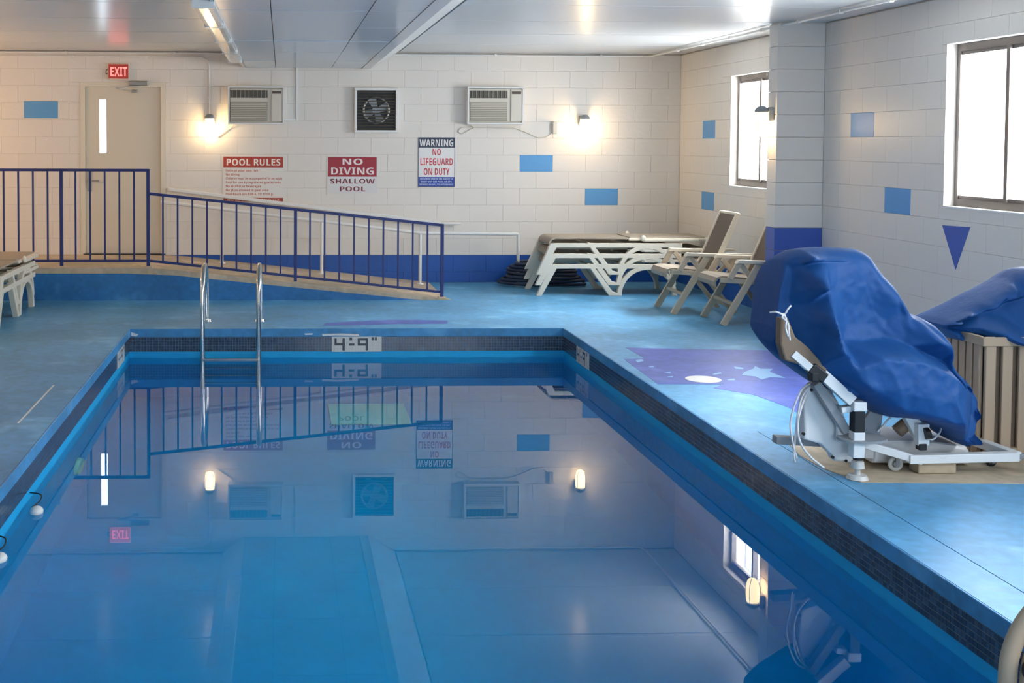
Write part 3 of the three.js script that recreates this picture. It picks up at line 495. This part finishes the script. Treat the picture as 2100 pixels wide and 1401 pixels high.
// ---------------------------------------------------------------- sun loungers
const arc = (cx, cy, r, w, a0, a1, n = 26) => { const o = [], q = []; for (let i = 0; i <= n; i++) { const a = a0 + (a1 - a0) * i / n; o.push([cx + (r + w / 2) * Math.cos(a), cy + (r + w / 2) * Math.sin(a)]); q.push([cx + (r - w / 2) * Math.cos(a), cy + (r - w / 2) * Math.sin(a)]); } return [...o, ...q.reverse()]; };
function makeLounger(label, group) {
  const t = thing('sun_lounger', label, 'sun lounger', [0, 0, 0], 0, group);
  for (const s of [-1, 1]) { const z = s * 0.31;
    const pieces = [[[0.1, 0.305], [1.62, 0.305], [1.62, 0.355], [0.13, 0.355]], [[-0.03, 0], [0.03, 0], [0.205, 0.32], [0.17, 0.355], [0.13, 0.355]], [[0.545, 0.35], [0.79, 0.0], [0.91, 0.0], [0.90, 0.03], [0.835, 0.045], [0.61, 0.34], [0.6, 0.355], [0.55, 0.365]], arc(1.225, 0.0, 0.315, 0.05, 0.0, Math.PI)];
    const f = obj('side_frame', pieces.map((p) => prism(p, 0.045, 0.006).translate(0, 0, z)), M.resin, t);
    obj('arm_rail', bx(0.62, 0.035, 0.05, 1.5, 0.39, z * 1.0, 0.012), M.resin, t);
    obj('knob', new THREE.SphereGeometry(0.03, 14, 10).scale(1, 1.2, 0.7).translate(1.18, 0.41, z + s * 0.01), M.resin, f); }
  const top = []; for (let i = 0; i <= 10; i++) { const a = Math.PI * 0.5 * i / 10; top.push([0.2 - 0.08 * Math.sin(a), 0.345 + 0.07 * Math.cos(a)]); }
  const bed = [[1.02, 0.415], ...top, ...top.slice().reverse().map(([x, y]) => [x + 0.012, y - 0.014]), [1.02, 0.398]].reverse();
  obj('sling', prism(bed, 0.56), M.sling, t);
  const bk = obj('backrest', bx(0.86, 0.02, 0.54, 1.47, 0.412, 0, 0.008), M.sling, t);
  obj('backrest_frame', [bx(0.9, 0.03, 0.04, 1.47, 0.395, 0.28, 0.01), bx(0.9, 0.03, 0.04, 1.47, 0.395, -0.28, 0.01), bx(0.05, 0.035, 0.6, 1.92, 0.395, 0, 0.012)], M.resin, bk);
  for (const x of [0.2, 0.58, 1.0, 1.45]) obj('crossbar', bx(0.05, 0.035, 0.62, x, 0.33, 0, 0.01), M.resin, t);
  return t;
}
const DZ = -13.68, NP = 0.118, lx = 2.885;
const lounger = makeLounger('white framed sun lounger, lowest in the stack against the far wall'); lounger.position.set(lx, 0, DZ);
function more(src, name, label, pos, turn, group) { const c = src.clone(); c.name = numbered(name); c.userData = { ...src.userData, label }; if (group) c.userData.group = group; c.position.set(...pos); c.rotation.y = turn; scene.add(c); return c; }
more(lounger, 'sun_lounger', 'white framed sun lounger, middle one of the stack against the far wall', [lx - 0.012, NP, DZ], 0);
more(lounger, 'sun_lounger', 'white framed sun lounger with taupe sling, topmost of the stack against far wall', [lx - 0.004, 2 * NP, DZ], 0);
more(lounger, 'sun_lounger', 'white framed sun lounger, lower of the two stacked at the left', [-2.9, 0, -10.98], Math.PI / 2);
more(lounger, 'sun_lounger', 'taupe sun lounger, upper of the two stacked at the left', [-2.9, NP, -10.98], Math.PI / 2);
// ---------------------------------------------------------------- high back chairs
function makeChair(label) {
  const t = thing('reclining_chair', label, 'chair', [0, 0, 0]);
  for (const s of [-1, 1]) { const z = s * 0.27;
    obj('leg', bar([0.0, 0.0, z], [0.345, 0.59, z], 0.032, 0.062, 0.006), M.resin2, t);
    obj('leg', bar([0.64, 0.0, z - s * 0.036], [0.17, 0.58, z - s * 0.036], 0.028, 0.045, 0.006), M.resin2, t);
    obj('armrest', prism([[0.11, 0.588], [0.13, 0.622], [0.4, 0.612], [0.8, 0.612], [0.82, 0.6], [0.8, 0.586], [0.4, 0.582]], 0.06, 0.006).translate(0, 0, z + s * 0.005), M.resin, t);
    obj('arm_support', bar([0.15, 0.6, z], [0.06, 0.44, z], 0.03, 0.05), M.resin2, t); obj('arm_support', bar([0.64, 0.6, z], [0.42, 0.4, z], 0.026, 0.035), M.resin2, t);
    obj('seat_rail', bar([-0.02, 0.425, z - s * 0.035], [0.56, 0.39, z - s * 0.035], 0.03, 0.045), M.resin2, t); }
  const seat = [[0.52, 0.425], [0.3, 0.44], [0.1, 0.46], [0.0, 0.465], [-0.05, 0.45], [-0.075, 0.41], [-0.07, 0.37], [-0.055, 0.37], [-0.055, 0.41], [-0.035, 0.435], [0.0, 0.45], [0.1, 0.445], [0.3, 0.425], [0.52, 0.41]];
  obj('seat', prism(seat.reverse(), 0.46), M.sling, t);
  const B = [[0.40, 0.40], [0.66, 1.02]], d = [0.26, 0.62], bk = obj('backrest', bar([0.405, 0.42, 0], [0.648, 0.995, 0], 0.43, 0.014, 0.004), M.sling2, t);
  for (const s of [-1, 1]) obj('backrest_frame', bar([0.38, 0.36, s * 0.225], [0.662, 1.015, s * 0.225], 0.026, 0.05, 0.008), M.resin, bk);
  obj('head_bar', bar([0.655, 1.005, -0.235], [0.655, 1.005, 0.235], 0.035, 0.03, 0.01), M.resin, bk);
  obj('stretcher', tube([[0.115, 0.2, -0.26], [0.15, 0.185, -0.13], [0.16, 0.18, 0], [0.15, 0.185, 0.13], [0.115, 0.2, 0.26]], 0.02, 20, 8), M.resin2, t);
  obj('stretcher', bx(0.03, 0.05, 0.5, 0.56, 0.1, 0, 0.008), M.resin2, t);
  return t;
}
const chair = makeChair('high back resin armchair nearer the stacked loungers, with taupe sling'); chair.position.set(3.92, 0, -12.14);
more(chair, 'reclining_chair', 'high back resin armchair half hidden behind the stub wall', [4.15, 0, -11.4], 0);
// coil of dark hose behind the loungers
{ const t = thing('hose_coil', 'coil of dark hose on the deck under the stacked loungers', 'hose', [3.12, 0, -14.3]), pts = []; for (let i = 0; i <= 110; i++) { const a = i * 0.4, r = 0.34 - 0.0012 * i + 0.02 * Math.sin(i * 1.7); pts.push([1.5 * r * Math.cos(a), 0.03 + i * 0.0024, 0.75 * r * Math.sin(a)]); }
  obj('hose', tube(pts, 0.02, 420, 7), std('#26334d', 0.5), t); }
// skimmer lid
{ const c = onY(1442, 778.5); const t = thing('skimmer_lid', 'round white skimmer lid set in the violet painted deck', 'lid', [c.x, 0, c.z]);
  obj('lid', new THREE.LatheGeometry([[0, 0.006], [0.115, 0.006], [0.125, 0.004], [0.13, 0.0], [0, 0]].map((p) => new THREE.Vector2(...p)), 40), M.white, t); }
// ---------------------------------------------------------------- covered pool lift
function delaunay(P) {
  const n = P.length, pts = [...P.map((p) => [p[0], p[1]]), [-900, -900], [900, -900], [0, 1500]]; let T3 = [[n, n + 1, n + 2]];
  for (let i = 0; i < n; i++) {
    const bad = [], edges = {}, [x, y] = pts[i], keep = [];
    for (const t of T3) { const [a, b, c] = t.map((k) => pts[k]), ax = a[0] - x, ay = a[1] - y, bx2 = b[0] - x, by = b[1] - y, cx = c[0] - x, cy = c[1] - y;
      let det = (ax * ax + ay * ay) * (bx2 * cy - cx * by) - (bx2 * bx2 + by * by) * (ax * cy - cx * ay) + (cx * cx + cy * cy) * (ax * by - bx2 * ay);
      if ((b[0] - a[0]) * (c[1] - a[1]) - (c[0] - a[0]) * (b[1] - a[1]) < 0) det = -det;
      if (det > 0) { bad.push(t); for (const [p, q] of [[t[0], t[1]], [t[1], t[2]], [t[2], t[0]]]) { const k = Math.min(p, q) + '_' + Math.max(p, q); edges[k] = edges[k] ? null : [p, q]; } } else keep.push(t); }
    T3 = keep; for (const k in edges) if (edges[k]) T3.push([...edges[k], i]);
  }
  return T3.filter((t) => t.every((k) => k < n));
}
// a draped cloth: top and bottom edges of its side view, a set of bulges towards the viewer, two skins joined at the edge
function drape(top, bot, z, bumps, front, back, nt = 150, nu = 90, wr = 0.009) {
  const line = (p) => { const c = new THREE.CatmullRomCurve3(p.map(([x, y]) => { const q = onZ(x, y, z); return V(q.x, q.y, 0); }), false, 'catmullrom', 0.3); return (t) => c.getPoint(t); };
  const Tt = line(top), Bt = line(bot), ctl = bumps.map(([x, y, h, r = 0.06]) => { const q = onZ(x, y, z); return [q.x, q.y, h, r]; });
  const nz = (x, y, s) => vnoise(x * s + 40, y * s + 40, 512, 3) - 0.5;
  const tri = delaunay(ctl), raw = [], rows = nu + 1;
  const hAt = (x, y) => { let best = null, bd = 1e9; for (const t of tri) { const [A, B, C] = t.map((i) => ctl[i]), den = (B[1] - C[1]) * (A[0] - C[0]) + (C[0] - B[0]) * (A[1] - C[1]), l = ((B[1] - C[1]) * (x - C[0]) + (C[0] - B[0]) * (y - C[1])) / den, m = ((C[1] - A[1]) * (x - C[0]) + (A[0] - C[0]) * (y - C[1])) / den, n = 1 - l - m, out = Math.max(0, -Math.min(l, m, n)); if (out < bd) { bd = out; const q = [l, m, n].map((v) => Math.max(0, v)), w = q[0] + q[1] + q[2]; best = (q[0] * A[2] + q[1] * B[2] + q[2] * C[2]) / w; if (!out) break; } } return best; };
  for (let i = 0; i <= nt; i++) for (let j = 0; j <= nu; j++) { const p = Tt(i / nt).lerp(Bt(i / nt), j / nu); raw.push(hAt(p.x, p.y)); }
  let sm = raw; for (let it = 0; it < 2; it++) { const q = sm.slice(); for (let i = 1; i < nt; i++) for (let j = 1; j < nu; j++) { const a = i * rows + j; q[a] = 0.4 * sm[a] + 0.15 * (sm[a - 1] + sm[a + 1] + sm[a - rows] + sm[a + rows]); } sm = q; }
  const pos = [], idx = [];
  for (const side of [1, -1]) for (let i = 0; i <= nt; i++) for (let j = 0; j <= nu; j++) {
    const u = j / nu, p = Tt(i / nt).lerp(Bt(i / nt), u), e = Math.min(1, Math.min(u, 1 - u) / 0.16, Math.min(i, nt - i) / nt / 0.05), k = Math.sqrt(Math.max(0, 1 - (1 - e) ** 2));
    const fold = wr * (2.6 * (0.5 - Math.abs(nz(p.x * 1.5 + p.y * 0.7, p.y * 0.35 - p.x * 0.2, 7))) + 1.3 * (0.5 - Math.abs(nz(p.x * 0.6 - p.y, p.y * 0.4 + p.x, 15))) + 0.5 * nz(p.x, p.y, 34));
    const d = side > 0 ? k * (front * Math.max(0.2, 1.08 - 1.4 * (1.08 - sm[i * rows + j])) + fold) : -k * (back + fold);
    const S = (z + d) / z;      // farther or nearer along the room's depth, straight
    pos.push(p.x * (side > 0 ? 1 : 1), p.y, z + d);
  }
  const off = (nt + 1) * rows;
  for (let i = 0; i < nt; i++) for (let j = 0; j < nu; j++) { const a = i * rows + j, b = a + rows; idx.push(a, a + 1, b, b, a + 1, b + 1); const c = a + off, d = b + off; idx.push(c, d, c + 1, d, d + 1, c + 1); }
  let g = new THREE.BufferGeometry(); g.setAttribute('position', new THREE.Float32BufferAttribute(pos, 3)); g.setIndex(idx);
  g = mergeVertices(g, 1e-4); g.computeVertexNormals(); return g;
}
const LZ = -6.2;
{ const top = [[1582, 640], [1590, 575], [1605, 533], [1640, 512], [1690, 507], [1748, 510], [1775, 521], [1800, 556], [1830, 592], [1852, 638], [1872, 645], [1900, 661], [1924, 690], [1929, 728], [1942, 752], [1962, 768], [1995, 812], [1985, 862], [1978, 890]];
  const bot = [[1577, 668], [1578, 700], [1588, 722], [1606, 742], [1634, 764], [1662, 784], [1690, 800], [1712, 806], [1740, 818], [1768, 836], [1795, 846], [1825, 850], [1855, 852], [1880, 858], [1900, 868], [1920, 882], [1940, 896], [1955, 906], [1966, 909]];
  const bumps = [[1590, 690, 0.35], [1592, 620, 0.3], [1605, 560, 0.3], [1622, 540, 0.55], [1640, 524, 0.95], [1644, 580, 1.12], [1652, 640, 1.18], [1668, 700, 1.2], [1662, 530, 0.66], [1667, 580, 0.74], [1675, 640, 0.82], [1690, 698, 0.9], [1628, 580, 0.72], [1636, 650, 0.78], [1648, 705, 0.9], [1700, 735, 1.05], [1630, 620, 0.62], [1632, 690, 0.7], [1640, 740, 0.8],
    [1690, 530, 0.6], [1745, 530, 0.55], [1700, 590, 0.62], [1760, 590, 0.5], [1715, 660, 0.52], [1790, 660, 0.42], [1700, 692, 0.62], [1760, 694, 0.5], [1800, 690, 0.48], [1830, 640, 0.5], [1820, 600, 0.6], [1790, 560, 0.55],
    [1690, 712, 1.05, 0.05], [1750, 712, 1.1, 0.05], [1810, 714, 1.1, 0.05], [1850, 730, 1.1, 0.05], [1900, 758, 1.05, 0.05], [1835, 700, 0.6, 0.05], [1865, 665, 0.75], [1885, 690, 0.85], [1912, 700, 0.75], [1880, 722, 0.55, 0.05], [1910, 735, 0.5, 0.05],
    [1720, 770, 1.05], [1780, 780, 1.1], [1840, 790, 1.12], [1890, 800, 1.1], [1905, 840, 1.1], [1860, 840, 1.05], [1930, 780, 0.85], [1960, 800, 0.6], [1985, 815, 0.35], [1935, 850, 0.85], [1965, 860, 0.5], [1950, 895, 0.6], [1770, 820, 1.0]];
  const lift = thing('pool_lift', 'white wheeled pool lift under a blue cover at the pool edge', 'pool lift', [0, 0, 0]);
  obj('cover', drape(top, bot, LZ, bumps, 0.30, 0.26), M.tarp, lift).userData.label = 'blue draped cloth cover';
  const P = (x, y, z) => onZ(x, y, z), zb = -6.2, zn = -5.98;
  // seat shell showing under the cover, tied with cord
  const seatPts = [[1597, 652], [1612, 650], [1628, 690], [1655, 712], [1690, 752], [1700, 772], [1672, 766], [1640, 748], [1606, 738], [1596, 705]].map(([x, y]) => { const q = P(x, y, -5.99); return [q.x, q.y]; });
  obj('seat_shell', prism(seatPts.reverse(), 0.05, 0.01).translate(0, 0, -6.0), M.brown, lift);
  const knot = P(1608, 645, -5.94), cz = -5.935;
  obj('tie_cord', [tube([P(1579, 641, cz - 0.03), P(1592, 640, cz), knot, P(1616, 634, cz), P(1622, 627, cz - 0.01)], 0.005, 24, 6), tube([knot, P(1604, 650, cz), P(1615, 662, cz), P(1618, 685, cz), P(1620, 698, cz)], 0.005, 24, 6), tube([knot, P(1612, 655, cz), P(1611, 672, cz), P(1616, 690, cz)], 0.005, 24, 6)], M.cord, lift);
  // seat arm and mast
  obj('seat_arm', [bar(P(1624, 724, zn), P(1664, 758, zn), 0.045, 0.04), bar(P(1684, 766, zn), P(1746, 822, zn), 0.05, 0.055)], M.lift, lift);
  obj('arm_joint', [bar(P(1660, 752, zn), P(1690, 776, zn), 0.055, 0.06, 0.01), bx(0.04, 0.05, 0.06, P(1668, 772, zn).x, P(1668, 772, zn).y, zn, 0.008)], M.black, lift);
  obj('strut', bar(P(1672, 785, -6.03), P(1735, 885, -6.03), 0.05, 0.045), M.grey, lift);
  const hs = [[1643, 898], [1642, 832], [1648, 806], [1660, 788], [1672, 782], [1690, 784], [1712, 820], [1738, 880], [1752, 900], [1752, 946], [1706, 942], [1700, 930], [1678, 908]].map(([x, y]) => { const q = P(x, y, -6.12); return [q.x, q.y]; });
  obj('side_plate', prism(hs.reverse(), 0.06, 0.01).translate(0, 0, -6.12), M.lift, lift);
  for (const [x, y] of [[1664, 800], [1648, 890], [1708, 938], [1735, 945]]) { const q = P(x, y, -6.08); obj('bolt', new THREE.CylinderGeometry(0.008, 0.008, 0.012, 10).rotateX(Math.PI / 2).translate(q.x, q.y, -6.083), M.black, lift); }
  const m0 = P(1756, 945, zn), m1 = P(1756, 822, zn); obj('mast', [span(m0.x - 0.035, m0.x + 0.035, P(0, 850, zn).y, m1.y, zn - 0.035, zn + 0.035, 0.008), bar(P(1722, 840, -6.0), P(1756, 835, -6.0), 0.05, 0.03)], M.lift, lift);
  obj('mast_sleeve', span(m0.x - 0.028, m0.x + 0.028, P(0, 895, zn).y, P(0, 848, zn).y, zn - 0.03, zn + 0.03, 0.006), M.black, lift);
  obj('mast_foot', [span(m0.x - 0.03, m0.x + 0.03, P(0, 948, zn).y, P(0, 893, zn).y, zn - 0.03, zn + 0.03, 0.006)], M.lift, lift);
  const ft = P(1758, 985, zn); obj('leveller', [new THREE.CylinderGeometry(0.045, 0.055, 0.02, 20).translate(ft.x, 0.013, zn), rod([ft.x, 0.02, zn], [ft.x, 0.13, zn], 0.014), new THREE.CylinderGeometry(0.03, 0.034, 0.035, 18).translate(ft.x, 0.075, zn)], M.wheel, lift);
  obj('leveller_sleeve', rod([ft.x, 0.1, zn], [ft.x, 0.16, zn], 0.024), M.black, lift);
  obj('brace', bar(P(1722, 838, -6.05), P(1722, 905, -6.05), 0.03, 0.03), M.lift, lift);
  // base frame
  obj('base_beam', bar(P(1588, 901, -6.2), P(1690, 907, -6.2), 0.06, 0.04), M.grey, lift).userData.label = 'grey beam end';
  const A = P(1862, 941, -6.05), B = P(2086, 936, -6.05), C = P(1968, 893, -6.62);
  obj('base_beam', bar(A, B, 0.05, 0.045), M.lift, lift); obj('base_beam', bar(B, C, 0.05, 0.045), M.lift, lift);
  obj('base_beam', bar(P(1764, 908, -6.1), P(1890, 945, -6.05), 0.05, 0.04), M.lift, lift);
  obj('base_beam', bar(P(1735, 925, -6.2), P(1960, 935, -6.35), 0.05, 0.06), M.lift, lift);
  obj('handle_stub', bar(B, P(2110, 935, -6.05), 0.03, 0.025), M.grey, lift);
  const bp = [[1772, 940], [1776, 902], [1800, 892], [1850, 892], [1960, 905], [1966, 915], [1966, 942]].map(([x, y]) => { const q = P(x, y, -6.3); return [q.x, q.y]; });
  obj('battery_case', prism(bp.reverse(), 0.3, 0.02).translate(0, 0, -6.36), M.lift, lift);
  const fp = P(1768, 899, -6.0); obj('foot_plate', new THREE.CylinderGeometry(0.13, 0.13, 0.012, 32).scale(1, 1, 0.55).rotateX(0.1).translate(fp.x, fp.y, -6.0), M.grey, lift);
  const gp = [[1768, 898], [1770, 860], [1782, 842], [1808, 850], [1802, 896]].map(([x, y]) => { const q = P(x, y, -6.15); return [q.x, q.y]; }); obj('gusset', prism(gp.reverse(), 0.02, 0.004).translate(0, 0, -6.15), M.grey, lift);
  // actuator and gear under the seat
  const ac = P(1888, 870, -6.1); obj('actuator', [bar(P(1862, 850, -6.1), P(1886, 895, -6.1), 0.05, 0.06), bar(P(1890, 868, -6.06), P(1890, 912, -6.06), 0.05, 0.06)], M.lift, lift);
  obj('actuator_foot', bar(P(1889, 909, -6.05), P(1889, 922, -6.05), 0.045, 0.04), M.black, lift);
  obj('motor', rod(P(1840, 885, -6.15), P(1858, 870, -6.15), 0.035, 16), M.brown, lift); obj('motor', rod(P(1896, 890, -6.03), P(1905, 888, -6.03), 0.03, 16), M.black, lift);
  const r0 = P(1999, 905, -6.5), r1 = P(1999, 846, -6.5); obj('rear_post', [span(r0.x - 0.022, r0.x + 0.022, r0.y - 0.1, r1.y, -6.53, -6.47, 0.006), bar(P(1972, 848, -6.45), P(1996, 850, -6.5), 0.03, 0.11)], M.lift, lift);
  obj('post_cap', bx(0.05, 0.03, 0.065, r1.x, r1.y - 0.01, -6.5, 0.006), M.black, lift);
  const wheel = (x, y, z, r, mat) => { const q = P(x, y, z); const w = obj('caster', [new THREE.TorusGeometry(r * 0.72, r * 0.28, 10, 24).translate(q.x, r, z), new THREE.CylinderGeometry(r * 0.35, r * 0.35, 0.03, 16).rotateX(Math.PI / 2).translate(q.x, r, z)], mat, lift); obj('fork', [bx(0.05, 0.02, 0.05, q.x, 2 * r + 0.015, z, 0.004), bx(0.02, r * 1.2, 0.006, q.x, 1.4 * r, z + 0.024), bx(0.02, r * 1.2, 0.006, q.x, 1.4 * r, z - 0.024)], M.grey, w); };
  wheel(1836, 963, -6.12, 0.04, M.wheel); wheel(2032, 966, -6.2, 0.03, M.black); wheel(1985, 915, -6.6, 0.036, M.wheel);
  obj('mounting_block', bx(0.2, 0.07, 0.1, P(1912, 965, -6.1).x, 0.038, -6.1, 0.008), M.bare, lift);
  // loose white hoses hanging at the side
  const hose = (pts, r = 0.005) => obj('hose', tube(pts.map(([x, y, z]) => P(x, y, z)), r, 50, 6), M.cord, lift);
  hose([[1672, 783, -6.06], [1648, 795, -6.05], [1630, 830, -6.04], [1621, 870, -6.04], [1626, 910, -6.04], [1634, 940, -6.06]]); hose([[1668, 785, -6.06], [1646, 812, -6.05], [1636, 850, -6.04], [1632, 890, -6.04], [1628, 930, -6.05], [1630, 948, -6.05]]); hose([[1660, 795, -6.06], [1645, 830, -6.05], [1636, 868, -6.03], [1640, 905, -6.03], [1660, 935, -6.03], [1690, 960, -6.02]], 0.006);
  hose([[1800, 885, -6.12], [1812, 872, -6.1], [1822, 860, -6.1], [1834, 852, -6.12]], 0.005); hose([[1896, 892, -6.04], [1910, 902, -6.02], [1925, 890, -6.03], [1930, 880, -6.06]], 0.005);
}
// slatted bin by the wall and the cover thrown over it
{ const a = onY(2014, 937), x0 = a.x, z1 = a.z, D = 0.40, Wd = 0.62, Hh = 0.66, t = thing('slatted_bin', 'tan slatted bin under a blue cover, beside the wall', 'bin', [x0, 0, z1]);
  obj('bin_body', span(0.02, Wd - 0.02, 0.02, Hh - 0.03, -D + 0.02, -0.02), M.binDark, t);
  for (let i = 0; i < 7; i++) obj('slat', bx(0.058, Hh, 0.024, 0.03 + i * (Wd - 0.06) / 6, Hh / 2, 0, 0.006), M.bin, t);
  for (let i = 0; i < 5; i++) obj('slat', bx(0.024, Hh, 0.055, 0, Hh / 2, -0.06 - i * (D - 0.08) / 4.4, 0.006), M.bin, t);
  obj('bin_foot', [span(0.0, Wd, 0, 0.05, -0.02, 0.008), span(0, 0.03, 0, 0.05, -D, 0)], M.bin, t);
  obj('bin_rim', [span(-0.014, Wd, Hh - 0.05, Hh, 0.004, 0.018, 0.004), span(-0.018, -0.002, Hh - 0.05, Hh, -D, 0.016, 0.004)], M.bin, t); }
{ const z = -6.72, top = [[1915, 662], [1930, 652], [1960, 636], [2000, 613], [2040, 590], [2070, 572], [2100, 551], [2135, 548], [2180, 570], [2215, 640]];
  const bot = [[1917, 668], [1935, 690], [1975, 694], [2015, 697], [2045, 700], [2068, 716], [2085, 742], [2105, 768], [2160, 790], [2222, 770]];
  const bumps = [[1920, 666, 0.4], [1960, 660, 0.75], [1990, 668, 1.0], [2010, 682, 1.1], [2035, 684, 1.1], [2040, 660, 0.75], [2060, 630, 0.6], [2090, 600, 0.5], [2010, 640, 0.6], [1980, 640, 0.55], [2060, 690, 1.0], [2090, 720, 1.05], [2090, 660, 0.8], [2130, 700, 1], [2130, 620, 0.6], [2180, 700, 0.7]];
  const c = obj('cloth_cover', drape(top, bot, z, bumps, 0.36, 0.24, 100, 60), M.tarp); tag(c, 'blue cloth cover thrown over the slatted bin at the right edge', 'cover'); }
// round backed chair at the near right corner
{ const t = thing('tub_chair', 'tan round-backed chair just showing at the bottom right corner', 'chair', [2.16, 0, -2.95], 0);
  const arch = []; for (let i = 0; i <= 30; i++) { const a = Math.PI * i / 30; arch.push([0.31 * Math.cos(a), 0.36 + 0.27 * Math.sin(a), 0]); }
  arch.unshift([0.31, 0.2, 0]); arch.push([-0.31, 0.2, 0]);
  obj('back_frame', [tube(arch, 0.022, 60, 12), tube(arch.map(([x, y]) => [x * 0.9, 0.2 + (y - 0.2) * 0.93, 0.015]), 0.009, 60, 8)], M.bin, t);
  obj('backrest', prism([[0.28, 0.2], ...Array.from({ length: 21 }, (_, i) => [0.275 * Math.cos(Math.PI * i / 20), 0.36 + 0.235 * Math.sin(Math.PI * i / 20)]), [-0.28, 0.2]], 0.012), M.dark, t);
  obj('seat', bx(0.58, 0.05, 0.5, 0, 0.38, 0.26, 0.02), M.dark, t);
  for (const [x, z] of [[-0.27, 0.02], [0.27, 0.02], [-0.27, 0.48], [0.27, 0.48]]) obj('leg', rod([x, 0, z], [x, 0.37, z], 0.018), M.bin, t); }

scene.traverse((o) => { if (o.isMesh) { o.castShadow = true; o.receiveShadow = true; } if (o.isPointLight) o.castShadow = true; });
renderer.render(scene, camera);
